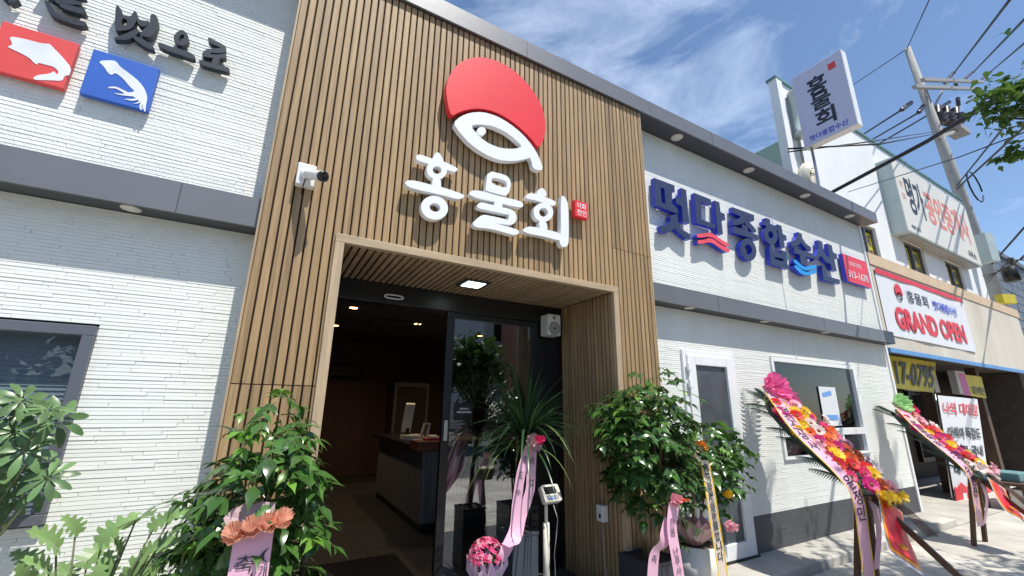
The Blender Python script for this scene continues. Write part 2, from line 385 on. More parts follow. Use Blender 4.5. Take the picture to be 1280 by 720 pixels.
# white wall cores (with openings)
solid('wall', M['clad'], (-4.2, -.14, WY+.02, .34, 1.995, 4.77), (-4.2, -.14, WY+.02, .34, -.1, .885), (-.80, -.14, WY+.02, .34, .885, 1.995), (-4.2, -3.2, WY+.02, .34, .885, 1.995))
D0, D1, DT = 4.0, 4.93, 2.175          # white door
W0, W1, WB, WT = 5.74, 8.02, 0.93, 2.205 # right window block
solid('wall', M['clad'], (3.36, 9.36, WY+.02, .34, WT, 4.77), (3.36, D0, WY+.02, .34, -.1, WT), (D1, W0, WY+.02, .34, -.1, WT), (W1, 9.36, WY+.02, .34, -.1, WT), (W0, W1, WY+.02, .34, -.1, WB))
solid('backing_panel', M['gap'], (-.17, .30, .024, .34, -.1, 4.88), (2.87, 3.385, .024, .34, -.1, 4.88), (.30, 2.87, .024, .34, 2.66, 4.88))
solid('side_return', M['wood_trim'], (-.182, -.171, .03, WY+.03, 0, 4.88)); solid('side_return', M['wood_trim'], (3.386, 3.397, .03, WY+.03, 0, 4.88))

def strips(name, mat, x0, x1, z0, z1, rh, seed, lmin, lmax, holes=(), amp=.008, slant=.005):
    r = random.Random(seed); m = MB(); n = int(round((z1-z0)/rh)); rh = (z1-z0)/n
    for i in range(n):
        a, b = z0+i*rh, z0+(i+1)*rh; x = x0 - r.random()*lmin
        while x < x1:
            xe = x + r.uniform(lmin, lmax); segs = [(max(x, x0), min(xe, x1))]
            for hx0, hx1, hz0, hz1 in holes:
                if b > hz0+.001 and a < hz1-.001:
                    ns = []
                    for s0, s1 in segs:
                        if s1 <= hx0 or s0 >= hx1: ns.append((s0, s1)); continue
                        if s0 < hx0: ns.append((s0, hx0))
                        if s1 > hx1: ns.append((hx1, s1))
                    segs = ns
            d = r.random()**1.5*amp*.22; sl = slant*.36*r.uniform(.6, 1.3); x = xe
            for s0, s1 in segs:
                if s1-s0 < .004: continue
                yb, yt = WY-d-sl, WY-d; yk = WY+.025; g = .0009
                m.add([(s0+g, yb, a+.001), (s1-g, yb, a+.001), (s1-g, yt, b), (s0+g, yt, b), (s0+g, yk, a+.001), (s1-g, yk, a+.001), (s1-g, yk, b), (s0+g, yk, b)],
                      [(0, 1, 2, 3), (0, 4, 5, 1), (3, 2, 6, 7), (0, 3, 7, 4), (1, 5, 6, 2)])
    o = m.build(name, mat, B, recalc=False); o['kind'] = 'stuff'; return o
strips('cladding_strips', M['clad'], -4.2, -.185, -.08, 2.64, .0215, 1, .16, .5, [(-3.2, -.86, .94, 1.94)])
strips('cladding_strips', M['clad_up'], -4.2, -.185, 2.85, 4.9, .0255, 2, .3, 1.2, amp=.006, slant=.006)
strips('cladding_strips', M['clad'], 3.40, 9.30, .375, 2.64, .022, 3, .2, .6, [(D0, D1, 0, DT), (W0, W1, WB, WT)], amp=.006)
strips('cladding_strips', M['clad'], 3.40, 9.30, 2.86, 4.9, .024, 4, .4, 1.0, amp=.004, slant=.005)
o = strips('base_strips', M['clad_dark'], D1, 9.30, .0, .374, .027, 5, .25, .6); o['label'] = 'charcoal base strip of the wall'
strips('base_strips', M['clad_dark'], 3.40, D0, .0, .374, .027, 6, .25, .6)
solid('corner_trim', M['white'], (9.305, 9.372, WY-.022, WY+.05, .0, 2.64)); solid('corner_trim', M['white'], (9.305, 9.372, WY-.022, WY+.05, 2.86, 4.9))
# vertical panel joints
for jx in (6.35, ): solid('panel_joint', M['white'], (jx, jx+.012, WY-.012, WY+.02, 2.865, 4.89)); solid('panel_joint', M['white'], (jx+.05, jx+.06, WY-.012, WY+.02, WT+.02, 2.63))
# bands and coping
def band(x0, x1, z0, z1, y0, y1, name='fascia'):
    f = MB().box(x0, x1, y0, y0+.02, z0, z1).build(name, M['metal'], B)
    MB().box(x0, x1, y0+.0205, y1, z0+.004, z0+.02).build('soffit', M['soffit'], f)
    MB().box(x0, x1, y0+.0205, y1, z1-.02, z1-.002).build('top_plate', M['metal'], f)
    xs_ = x0+1.15
    while xs_ < x1-.4: MB().box(xs_, xs_+.005, y0-.0015, y0-.0003, z0+.002, z1-.002).build('seam', M['soffit'], f); xs_ += 2.43
    return f
band(-4.2, -.19, 2.64, 2.842, .05, WY+.03); fR = band(3.40, 8.95, 2.643, 2.842, .05, WY+.03)
MB().box(8.952, 9.30, .047, WY+.03, 2.640, 2.846).build('fascia_end', M['frame'], B)
band(-4.2, 3.55, 4.905, 5.10, -.035, .5, 'coping'); band(3.553, 9.48, 4.905, 5.10, -.035, .5, 'coping')
MB().box(9.46, 9.482, -.0145, .5, 4.907, 5.098).build('coping_end', M['metal'], B)
def disc(x, y, z, r=.055, parent=B, mat=None, name='downlight'):
    return MB().lathe([(r*.75, 0), (r, .004), (r, .012)], (x, y, z-.006), 24).build(name, mat or M['skylt'], parent)
for x in (4.10, 5.58, 7.12): disc(x, .115, 2.643, .06)
for x in (4.17, 5.71, 7.23, 8.72): disc(x, .10, 4.905, .075)
disc(-.84, .13, 2.64, .05)
for x in (-2.3,): disc(x, .13, 2.64, .05)

# --- wooden slats: each one an object
PITCH_S = 0.0552; SWD = PITCH_S-.0105
def slat_mesh(length, w=SWD, d=.021, bev=.0042):
    me = bpy.data.meshes.new('slat'); pr = [(-w/2, d), (-w/2, bev), (-w/2+bev, 0), (w/2-bev, 0), (w/2, bev), (w/2, d)]
    vs = [(x, y, z) for z in (0, length) for x, y in pr]; n = 6
    fs = [(i, i+1, n+i+1, n+i) for i in range(5)] + [(5, 4, 3, 2, 1, 0), (6, 7, 8, 9, 10, 11)]
    me.from_pydata(vs, [], fs); me.update(); return me
_sm = {}
def slat(x, z0, z1, mat='wood', parent=B, Mx=None, w=SWD):
    L = round(z1-z0, 3); key = (L, mat, w)
    if key not in _sm: _sm[key] = slat_mesh(L, w); _sm[key].materials.append(M[mat])
    return inst('slat', _sm[key], Mx if Mx else Matrix.Translation((x, 0, z0)), parent)
x = -.182+.03
while x < 3.385:
    if x-SWD/2 < .300: slat(x, 0, 1.642); slat(x, 1.648, 4.90)
    elif x+SWD/2 > 2.875: slat(x, 0, 3.09); slat(x, 3.096, 4.90)
    else: slat(x, 2.686, 4.90)
    x += PITCH_S
# corner boards
MB().bbox(-.19, -.176, -.006, .03, 0, 4.9, .003).build('corner_board', M['wood_trim'], B); MB().bbox(3.388, 3.402, -.006, .03, 0, 4.9, .003).build('corner_board', M['wood_trim'], B)
# opening trim
OX0, OX1, OZ = .345, 2.825, 2.622
MB().bbox(.282, .343, -.018, .03, 0, 2.62, .003).build('opening_trim', M['wood_trim'], B)
MB().bbox(2.826, 2.892, -.018, .03, 0, 2.62, .003).build('opening_trim', M['wood_trim'], B)
MB().bbox(.282, 2.892, -.0185, .03, 2.6215, 2.682, .003).build('opening_trim', M['wood_trimx'], B)
# soffit and jamb slats
solid('soffit_panel', M['gap'], (.31, 2.86, .035, 1.0, 2.646, 2.657)); solid('jamb_panel', M['gap'], (.30, .318, .032, .9, 0, 2.645)); solid('jamb_panel', M['gap'], (2.852, 2.87, .032, .9, 0, 2.645))
x = OX0+.03
while x < OX1-.01:
    slat(0, 0, .85, 'wood_y', B, Matrix(((1,0,0,x),(0,0,1,.032),(0,1,0,OZ),(0,0,0,1))), w=.039); x += PITCH_S
y = .06
while y < .88:
    slat(0, 0, 2.618, 'wood', B, Matrix(((0,1,0,2.829),(1,0,0,y),(0,0,1,0),(0,0,0,1))), w=.037); slat(0, 0, 2.618, 'wood', B, Matrix(((0,-1,0,.341),(1,0,0,y),(0,0,1,0),(0,0,0,1))), w=.037); y += PITCH_S
# soffit lamp panel
c = V((1.54, .45, OZ)); l0 = MB().box(c.x-.125, c.x+.125, c.y-.125, c.y+.125, OZ-.012, OZ+.01).build('soffit_lamp', M['frame'], B)
MB().box(c.x-.088, c.x+.088, c.y-.088, c.y+.088, OZ-.015, OZ-.0125).build('lamp_panel', M['lampcool'], l0)
# header and sliding door
DY = .90
hd = MB().bbox(.346, 2.824, DY-.02, DY+.16, 2.435, 2.619, .004).build('door_header', M['frame'], B)
a, b_ = .84, 1.02
sens = []
for k in range(20): pass
rr = chaikin([(a, 2.478), (b_, 2.478), (b_, 2.522), (a, 2.522)], 2); ri = chaikin([(a+.014, 2.488), (b_-.014, 2.488), (b_-.014, 2.512), (a+.014, 2.512)], 2)
MB().prism([(p[0], DY-.034, p[1]) for p in rr], (0, .013, 0), [[(p[0], DY-.034, p[1]) for p in ri]]).build('sensor_ring', M['white'], hd)
MB().bbox(.346, .40, DY, DY+.12, 0, 2.434, .003).build('door_frame', M['frame'], B); MB().bbox(2.53, 2.824, DY-.005, DY+.12, 0, 2.434, .003).build('door_frame', M['frame'], B)
dr = MB().bbox(1.475, 1.555, DY-.01, DY+.04, .0, 2.43, .003).bbox(2.46, 2.527, DY-.01, DY+.04, .0, 2.43, .003).bbox(1.556, 2.459, DY-.01, DY+.04, 2.375, 2.43, .003).bbox(1.556, 2.459, DY-.01, DY+.04, 0, .09, .003).build('sliding_door', M['frame'], B)
MB().box(1.556, 2.459, DY+.012, DY+.018, .09, 2.375).build('pane', M['glass'], dr)
p = atY(557, 541, DY-.03); MB().bbox(p.x-.02, p.x+.02, DY-.035, DY-.012, 1.22, 1.40, .006).build('handle', M['steel'], dr)
st = MB().box(1.60, 1.79, DY+.005, DY+.009, 1.40, 1.56).build('sticker', M['frame'], dr)
t = MB(); text_into(t, '자동문입니다', (1.65, DY+.005, 1.495), (1.75, DY+.005, 1.495), (1.65, DY+.005, 1.513), (0, -1, 0), .03, lift=.002); t.build('lettering', M['whiteplastic'], st); t = MB(); text_into(t, '버튼을 눌러주세요', (1.625, DY+.005, 1.463), (1.775, DY+.005, 1.463), (1.625, DY+.005, 1.483), (0, -1, 0), .03, lift=.002); t.build('lettering', M['whiteplastic'], st)

# ------------------------------------------------------------------ interior
IY = 1.07
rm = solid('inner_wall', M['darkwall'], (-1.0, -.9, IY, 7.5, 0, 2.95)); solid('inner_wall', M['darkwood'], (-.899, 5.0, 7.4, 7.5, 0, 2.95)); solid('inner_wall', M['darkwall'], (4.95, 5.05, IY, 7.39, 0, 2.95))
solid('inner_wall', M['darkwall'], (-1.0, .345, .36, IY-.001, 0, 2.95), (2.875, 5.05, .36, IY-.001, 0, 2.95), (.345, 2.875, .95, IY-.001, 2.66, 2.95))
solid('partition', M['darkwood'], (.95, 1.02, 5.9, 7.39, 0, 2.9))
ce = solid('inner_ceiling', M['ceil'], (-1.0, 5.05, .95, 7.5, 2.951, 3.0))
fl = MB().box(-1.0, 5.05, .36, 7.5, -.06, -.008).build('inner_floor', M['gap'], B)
tm = bpy.data.meshes.new('floor_tile'); _t = .596
tm.from_pydata([(0,0,0),(_t,0,0),(_t,_t,0),(0,_t,0),(0,0,-.007),(_t,0,-.007),(_t,_t,-.007),(0,_t,-.007)], [], [(0,1,2,3),(0,4,5,1),(1,5,6,2),(2,6,7,3),(3,7,4,0)]); tm.materials.append(M['floor'])
for i in range(7):
    for j in range(9): inst('floor_tile', tm, Matrix.Translation((-.6+i*.6, 1.1+j*.6, 0)), fl)
for px, py in ((442, 385), (522, 405), (553, 391), (419, 407), (600, 420), (480, 432), (430, 425)):
    q = atZ(px, py, 2.95); d_ = disc(q.x, q.y, 2.951, .06, B, M['lampwarm'], 'inner_downlight')
    ld = bpy.data.lights.new('downlight_beam', 'SPOT'); ld.energy = 20; ld.color = (1, .72, .45); ld.spot_size = R(150); ld.spot_blend = .8; ld.shadow_soft_size = .05
    lo = bpy.data.objects.new('downlight_beam', ld); COL.objects.link(lo); lo.parent = B; lo.location = V((q.x, q.y, 2.93)) - origin(B)
q = atZ(490, 405, 2.95); MB().prism([(q.x-.42, q.y-.42, 2.94), (q.x+.42, q.y-.42, 2.94), (q.x+.42, q.y+.42, 2.94), (q.x-.42, q.y+.42, 2.94)], (0, 0, .01), [[(q.x-.38, q.y-.38, 2.94), (q.x+.38, q.y-.38, 2.94), (q.x+.38, q.y+.38, 2.94), (q.x-.38, q.y+.38, 2.94)]]).build('ceiling_vent', M['frame'], B)
mat_ = MB().box(.42, 1.46, 1.12, 2.02, .0005, .012)
mt = top(mat_, 'door_mat', M['black'], 'black ribbed door mat lying inside the open entrance', 'mat')
m = MB()
for k in range(22): m.box(.44, 1.44, 1.14+k*.04, 1.16+k*.04, .0122, .017)
m.build('rib_pattern', M['frame'], mt)
# counter
ct = thing('reception_counter', (2.4, 3.5, 0), 'grey striped reception counter with reddish wood top inside the entrance', 'counter')
MB().box(1.90, 3.6, 2.62, 5.0, .1, .96).build('body', M['counter'], ct); MB().box(1.92, 3.6, 2.64, 5.0, 0, .099).build('plinth', M['frame'], ct)
MB().bbox(1.80, 3.6, 2.54, 2.9, .961, 1.075, .006).build('counter_top', M['countertop'], ct); MB().bbox(1.80, 2.3, 2.905, 5.05, .9612, 1.02, .006).build('counter_top', M['frame'], ct)
# card terminals on the counter
pt = thing('payment_terminal', (1.98, 3.5, 1.021), 'white payment terminal with tilted screen on the counter', 'terminal')
MB().bbox(1.86, 2.16, 3.38, 3.62, 1.021, 1.10, .015).build('base', M['whiteplastic'], pt)
MB().obox((1.93, 3.5, 1.34), (.065, 0, 0), (0, .02, .01), (.01, -.05, .20)).build('screen', M['whiteplastic'], pt); MB().beam((1.94, 3.52, 1.10), (1.94, 3.53, 1.2), .05, .03).build('arm', M['frame'], pt)
pt2 = thing('card_reader', (2.12, 3.2, 1.021), 'small white framed card reader beside the payment terminal', 'card reader')
MB().beam((2.03, 3.2, 1.03), (2.09, 3.2, 1.27), .05, .02).beam((2.09, 3.2, 1.262), (2.17, 3.2, 1.262), .05, .02).beam((2.17, 3.2, 1.27), (2.13, 3.2, 1.03), .05, .02).build('frame', M['whiteplastic'], pt2); MB().bbox(1.96, 2.22, 3.12, 3.3, 1.021, 1.05, .01).build('base', M['whiteplastic'], pt2)
cl = thing('counter_clutter', (2.1, 2.75, 1.076), 'red pen tray with leaflets on the counter top', 'tray')
MB().bbox(1.95, 2.16, 2.68, 2.82, 1.076, 1.10, .005).build('tray', M['ban_red'], cl); MB().obox((2.06, 2.74, 1.12), (.06, .01, 0), (0, .045, .01), (0, -.002, .012)).build('leaflet', M['whiteplastic'], cl)
top(MB().bbox(2.22, 2.32, 2.66, 2.74, 1.076, 1.13, .008), 'small_box', M['whiteplastic'], 'small white box at the right end of the counter top', 'box')
cb = thing('display_cabinet', (3.0, 6.9, 0), 'dark glass fronted drinks cabinet against the back wall', 'cabinet')
MB().bbox(2.55, 3.35, 6.8, 7.39, 0, 2.0, .01).build('body', M['darkwall'], cb); m = MB()
for k in ((2.55, 2.61, 0, 2.0), (3.29, 3.35, 0, 2.0)): m.box(k[0], k[1], 6.775, 6.799, k[2], k[3])
m.box(2.612, 3.288, 6.775, 6.799, 1.9, 2.0).build('door_frame', M['metal'], cb)
q = atZ(535, 655, 0)
tb = thing('waste_bin', (2.16, 2.44, 0), 'small black waste bin with a clear liner beside the counter', 'bin')
MB().lathe([(.085, 0), (.105, .26), (.098, .26), (.08, .02)], (2.16, 2.44, .001), 20).build('bucket', M['black'], tb); MB().lathe([(.107, .16), (.112, .20), (.109, .262), (.10, .275), (.09, .25)], (2.16, 2.44, .001), 20).build('liner', M['insul_g'], tb)
top(MB().bbox(1.0, 1.9, 7.2, 7.395, 2.1, 2.35, .03), 'air_conditioner', M['darkwall'], 'dim wall air conditioner high on the back wall', 'air conditioner')

# ------------------------------------------------------------------ left window
lw = MB()
for bx in ((-.913, -.86, .99, 1.885), (-3.2, -3.147, .99, 1.885)): lw.bbox(bx[0], bx[1], WY-.035, WY+.10, bx[2], bx[3], .003)
lw.bbox(-3.2, -.86, WY-.0352, WY+.10, 1.886, 1.94, .003); lw.bbox(-3.2, -.86, WY-.045, WY+.10, .94, .989, .003)
wn = lw.build('window', M['winframe'], B); MB().box(-3.146, -.914, WY+.05, WY+.056, .99, 1.885).build('pane', M['glassdark'], wn)
m = MB()
for k in range(36): z = 1.0+k*.025; m.obox((-2.03, WY+.088, z), (1.11, 0, 0), (0, .004, .0125), (0, -.0005, .0003))
o = m.build('blind_slats', M['blind'], wn); o['kind'] = 'stuff'
solid('window_recess', M['gap'], (-3.3, -.70, .341, .36, .8, 2.05))
# ------------------------------------------------------------------ white back door
dw = MB(); y0 = WY-.03; y1 = WY+.06
dw.bbox(D0, D0+.055, y0, y1, .0, DT, .004).bbox(D1-.055, D1, y0, y1, .0, DT, .004).bbox(D0+.056, D1-.056, y0, y1, DT-.055, DT, .004)
df = dw.build('door_frame', M['pvc'], B)
dl = MB().bbox(D0+.058, D0+.19, y0-.018, y1, .02, DT-.058, .006).bbox(D1-.185, D1-.058, y0-.018, y1, .02, DT-.058, .006).bbox(D0+.191, D1-.186, y0-.018, y1, DT-.165, DT-.058, .006).bbox(D0+.191, D1-.186, y0-.018, y1, .02, .17, .006).build('door', M['pvc'], B)
MB().box(D0+.191, D1-.186, y0+.01, y0+.02, .17, DT-.165).build('pane', M['frost'], dl)
m = MB()
for z in (1.98, 1.80): m.bbox(D0+.03, D0+.075, y0-.045, y0-.017, z-.045, z+.045, .005)
m.build('hinge', M['pvc'], dl)
p = atY(950, 592, y0); MB().bbox(D1-.15, D1-.115, y0-.045, y0-.018, .98, 1.12, .006).build('handle', M['whiteplastic'], dl)
solid('door_recess', M['gap'], (D0-.02, D1+.02, .341, .36, -.05, DT+.05)); solid('threshold', M['frame'], (D0, D1, y0-.03, y1, -.002, .018))
# ------------------------------------------------------------------ right window
ww = MB(); y0 = WY-.028; y1 = WY+.07; mz0, mz1 = 1.20, 1.29
ww.bbox(W0, W0+.05, y0, y1, WB, WT, .004).bbox(W1-.09, W1, y0, y1, WB, WT, .004).bbox(W0+.051, W1-.091, y0, y1, WT-.055, WT, .004).bbox(W0+.051, W1-.091, y0-.004, y1, mz0, mz1, .004).bbox(W0+.051, W1-.091, y0, y1, WB, WB+.03, .004)
for xx in (6.55, 7.25): ww.bbox(xx, xx+.05, y0+.003, y1, WB+.031, mz0-.001, .004)
wr = ww.build('window', M['pvc'], B)
MB().box(W0+.051, W1-.091, WY+.02, WY+.026, mz1, WT-.055).build('pane', M['glassdark'], wr)
for a, b_ in ((W0+.051, 6.55), (6.601, 7.25), (7.301, W1-.091)): MB().box(a, b_, WY+.02, WY+.026, WB+.031, mz0).build('pane', M['glassdark'], wr)
solid('window_recess', M['gap'], (W0-.02, W1+.02, .60, .62, WB-.05, WT+.05)); solid('window_recess', M['darkwall'], (W0-.02, W0-.001, .345, .6, WB-.05, WT+.05), (W1+.001, W1+.02, .345, .6, WB-.05, WT+.05))
ps = MB().quad(*[V((p.x, WY+.045, p.z)) for p in (atY(1020, 481, WY+.045), atY(1043, 483, WY+.045), atY(1051, 527, WY+.045), atY(1025, 527, WY+.045))])
ps = MB().box(6.88, 7.35, WY+.006, WY+.009, 1.32, 1.86).build('window_poster', M['ban_white'], wr)
pm_ = MB().obox((7.08, WY+.004, 1.76), (.13, 0, .02), (0, .001, 0), (-.006, 0, .03)).build('poster_print', M['keyblue'], ps); MB().box(6.97, 7.28, WY+.002, WY+.0045, 1.40, 1.47).build('poster_print', M['keyblue'], ps)

# ------------------------------------------------------------------ main sign: roundel with fish and three syllables
LY = -.085; LT = .055
def trace(name, mat, polys, ox, oy, s, Y, th, parent, smooth=1, holes=None, eps=.0008):
    """outlines followed on the plane y=Y, each a prism; overlapping strokes get their own depth"""
    m = MB()
    for i, pl in enumerate(polys):
        hs = (holes or {}).get(i, [])
        f = lambda q: [atY(a, b, Y-i*eps) for a, b in zoom(q, ox, oy, s)]
        m.prism(f(chaikin(pl, smooth)), (0, th, 0), [f(chaikin(h, smooth)) for h in hs])
    return m.build(name, mat, parent)
zB = (540, 60, 4.233)
lg = thing('roundel_logo', atY(618, 190, -.03), 'red and white roundel with a fish outline above the entrance lettering', 'sign')
trace('red_cap', M['red'], [[(105,360),(88,320),(73,220),(85,160),(120,100),(170,62),(240,46),(320,58),(400,95),(470,150),(530,220),(575,290),(598,370),(600,440),(585,500),(565,530),(520,472),(450,407),(370,352),(290,323),(220,319),(150,335)]], *zB, LY-.012, LT+.012, lg)
trace('fish_body', M['signwhite'], [[(112,397),(150,362),(205,341),(270,338),(340,358),(410,398),(480,455),(535,520),(572,588),(590,648),(535,642),(522,578),(495,588),(430,600),(350,592),(270,556),(200,506),(150,450)]], *zB, LY, LT, lg, 1,
      {0: [[(203,411),(250,402),(320,411),(390,443),(440,482),(480,520),(440,534),(370,531),(310,511),(250,470)]]})
trace('fish_eye', M['signwhite'], [ell(262, 440, 24, 22)], *zB, LY+.002, LT, lg)
for _c in lg.children: pass
zA = (490, 180, 4.923)
def sign_letter(polys, holes, label, px, py):
    t_ = thing('sign_letter', atY(px, py, -.03), label, 'sign letter', 'white raised letters over the entrance')
    trace('letter_body', M['signwhite'], polys, *zA, LY, LT, t_, 1, holes); return t_
sign_letter([[(262,58),(285,48),(312,85),(320,112),(250,104)], [(150,70),(172,63),(245,90),(312,104),(406,148),(400,166),(378,172),(310,146),(240,126),(180,108),(146,93)],
  ell(276,160,63,56,12), [(250,205),(300,212),(303,278),(248,266)], [(76,238),(98,222),(150,226),(250,253),(320,268),(446,312),(442,330),(406,342),(300,310),(180,286),(105,266)], ell(262,392,84,73,14)],
  {2: [ell(278,160,27,24,12)], 5: [ell(265,390,33,26,14)]}, 'raised white syllable at the left under the roundel', 540, 235)
sign_letter([[(590,163),(700,190),(726,215),(733,250),(720,300),(700,320),(580,288),(576,265)], [(470,308),(493,283),(560,290),(650,318),(790,350),(810,370),(802,390),(770,388),(690,368),(640,355),(520,333)], [(632,345),(680,352),(678,408),(628,400)],
  [(524,372),(548,356),(640,380),(730,400),(756,420),(735,438),(600,410),(528,394)], [(712,398),(752,410),(770,445),(762,482),(730,500),(708,490),(722,440)], [(560,434),(600,440),(740,472),(735,500),(640,488),(560,472)],
  [(494,494),(520,460),(556,435),(592,440),(586,474),(640,488),(760,522),(785,536),(778,555),(745,560),(700,546),(600,520),(520,514)]],
  {0: [[(614,203),(695,222),(708,240),(706,272),(614,245)]]}, 'raised white syllable in the middle under the roundel', 620, 255)
sign_letter([[(903,278),(930,268),(952,300),(948,326),(888,314)], [(818,328),(843,300),(900,310),(1010,352),(1007,374),(985,382),(900,350),(840,338)], ell(932,420,61,58,12), [(905,470),(952,480),(957,530),(908,520)],
  [(801,533),(833,506),(900,513),(1045,550),(1048,590),(1028,594),(920,565),(840,552)], [(1038,318),(1064,322),(1086,370),(1089,600),(1076,632),(1046,634),(1029,602),(1040,560)]],
  {2: [ell(933,420,27,27,12)]}, 'raised white syllable at the right under the roundel', 680, 270)
bx = thing('red_seal_box', atY(725, 262, -.03), 'small red seal box at the right end of the white letters', 'sign')
qa = [atY(*p, LY) for p in zoom([(1125,343),(1212,360),(1216,460),(1130,445)], *zA)]
qa = [V((qa[0].x, LY, qa[0].z)), V((qa[0].x+.158, LY, qa[0].z)), V((qa[0].x+.158, LY, qa[0].z-.165)), V((qa[0].x, LY, qa[0].z-.165))]
MB().prism(qa, (0, LT, 0)).build('box', M['red'], bx)
t = MB(); A, Bq, C, D = qa
text_into(t, '이화', D+(A-D)*.52+(C-D)*.14, D+(A-D)*.52+(C-D)*.86, D+(A-D)*.90+(C-D)*.14, (0,-1,0), .01, lift=.002); t.build('seal_lettering', M['signwhite'], bx); t = MB(); text_into(t, '천인', D+(A-D)*.10+(C-D)*.14, D+(A-D)*.10+(C-D)*.86, D+(A-D)*.46+(C-D)*.14, (0,-1,0), .01, lift=.002)
t.build('seal_lettering', M['signwhite'], bx)

# ------------------------------------------------------------------ blue sign on the right wall
SY = WY-.088; ST = .06
z1 = (800, 215, 7.575); z2 = (855, 235, 7.575); z3 = (900, 250, 8); z4 = (970, 280, 8)
def blue(polys, holes, zz, label, px, py):
    t_ = thing('sign_letter', atY(px, py, WY-.03), label, 'sign letter', 'navy raised letters on the right wall')
    trace('letter_face', M['navy'], polys, *zz, SY-.004, .004, t_, 0, holes, eps=.0006); trace('letter_return', M['royal'], polys, *zz, SY+.0005, ST, t_, 0, holes, eps=-.0006); return t_
blue([[(135,55),(325,125),(330,188),(302,180),(306,300),(358,348),(356,396),(150,315)], [(390,150),(437,170),(468,487),(405,466),(398,330)], [(340,240),(396,250),(399,328),(340,290)], [(285,415),(350,396),(364,455),(330,532),(270,572),(205,567),(190,510),(245,500),(290,460)], [(350,440),(365,490),(400,545),(476,588),(476,640),(440,632),(370,578),(323,526)]],
     {0: [[(195,145),(232,158),(242,302),(205,287)]]}, z1, 'first navy raised syllable, beside the wooden slats', 838, 262)
blue([[(98,45),(255,110),(257,158),(160,125),(166,297),(290,340),(298,387),(118,330)], [(290,118),(335,135),(370,437),(318,421)], [(338,225),(385,245),(392,302),(348,287)]], None, z2, 'second navy raised syllable, above the coral waves', 882, 270)
blue([[(125,70),(340,150),(343,207),(325,214),(260,187),(215,167),(125,124)], [(210,150),(265,190),(245,232),(190,247),(130,252),(128,195),(170,195),(205,170)], [(258,190),(300,225),(362,298),(362,322),(320,317),(252,238)], [(130,262),(215,285),(360,343),(386,358),(384,402),(130,327)], [(220,240),(275,262),(280,312),(222,292)], ell(284,496,78,114,-14)],
     {5: [ell(284,495,35,52,-14)]}, z3, 'third navy raised syllable, with a ring at its foot', 930, 290)
blue([[(458,178),(500,193),(506,262),(462,250)], [(432,212),(470,222),(562,262),(582,300),(560,305),(470,262),(432,245)], ell(510,348,66,98,-12), [(572,245),(615,258),(650,477),(600,462)], [(618,335),(660,353),(668,402),(628,390)], [(495,452),(528,465),(532,505),(620,530),(618,503),(660,515),(682,692),(510,642)]],
     {2: [ell(508,348,24,38,-12)], 5: [[(548,565),(632,588),(636,614),(552,594)]]}, z3, 'fourth navy raised syllable, a ring over a square', 965, 300)
blue([[(215,80),(258,98),(264,142),(240,198),(205,222),(150,222),(150,175),(190,160),(215,125)], [(255,128),(300,195),(352,235),(350,272),(310,257),(255,194),(238,170)], [(180,238),(370,298),(372,347),(185,291)], [(235,300),(300,325),(312,422),(250,402)]], None, z4, 'fifth navy raised syllable, above the cyan waves', 1000, 310)
blue([[(420,160),(462,178),(472,250),(457,312),(420,347),(400,362),(378,367),(375,325),(415,305),(425,250)], [(462,238),(500,310),(545,345),(548,402),(500,377),(456,325)], [(515,195),(558,215),(608,472),(560,457),(545,400)], [(572,283),(608,300),(612,347),(582,335)], [(455,413),(495,425),(510,520),(638,557),(640,600),(475,562)]], None, z4, 'sixth navy raised syllable, beside the red phone panel', 1035, 330)
def waves(polys, zz, fm, label, px, py):
    t_ = thing('wave_emblem', atY(px, py, WY-.03), label, 'sign emblem'); trace('wave_face', M[fm], polys, *zz, SY-.016, .004, t_, 1, eps=0); trace('wave_return', M['royal'], polys, *zz, SY-.0115, ST+.012, t_, 1, eps=0)
waves([[(120,435),(180,432),(240,420),(290,440),(340,480),(426,530),(426,556),(400,553),(340,517),(280,472),(230,459),(180,469),(125,471)], [(128,495),(185,490),(240,472),(290,490),(340,530),(431,580),(431,606),(405,606),(340,570),(280,524),(235,511),(190,526),(132,529)]], z2, 'pink_s', 'pair of coral red waves under the second navy syllable', 890, 300)
waves([[(178,350),(210,366),(250,408),(300,433),(350,413),(405,410),(405,446),(350,456),(300,466),(250,447),(205,402),(180,382)], [(185,405),(220,423),(255,458),(310,483),(355,463),(408,458),(408,491),(350,506),(300,516),(250,497),(210,457),(188,437)]], z4, 'cyan_s', 'pair of cyan waves under the fifth navy syllable', 1005, 333)
ph = thing('phone_number_sign', atY(1072, 340, WY-.03), 'red panel with a phone number at the right end of the navy letters', 'sign')
q = [atY(*p, SY) for p in zoom([(805,378),(1000,440),(1035,655),(845,598)], 930, 260, 6.547)]
px0, px1 = (q[0].x+q[3].x)/2, (q[1].x+q[2].x)/2; pz1, pz0 = (q[0].z+q[1].z)/2, (q[2].z+q[3].z)/2
MB().box(px0, px1, SY-.005, SY-.001, pz0, pz1).build('face', M['red'], ph); MB().box(px0, px1, SY, SY+ST, pz0, pz1).build('return', M['royal'], ph)
t = MB(); wq, hq = px1-px0, pz1-pz0
text_into(t, '(대표전화)', (px0+.2*wq, SY-.005, pz0+.60*hq), (px0+.72*wq, SY-.005, pz0+.60*hq), (px0+.2*wq, SY-.005, pz0+.80*hq), (0,-1,0), .0); t.build('lettering', M['signwhite'], ph); t = MB(); text_into(t, '313-1678', (px0+.08*wq, SY-.005, pz0+.18*hq), (px0+.92*wq, SY-.005, pz0+.18*hq), (px0+.08*wq, SY-.005, pz0+.44*hq), (0,-1,0), .01)
t.build('lettering', M['signwhite'], ph)

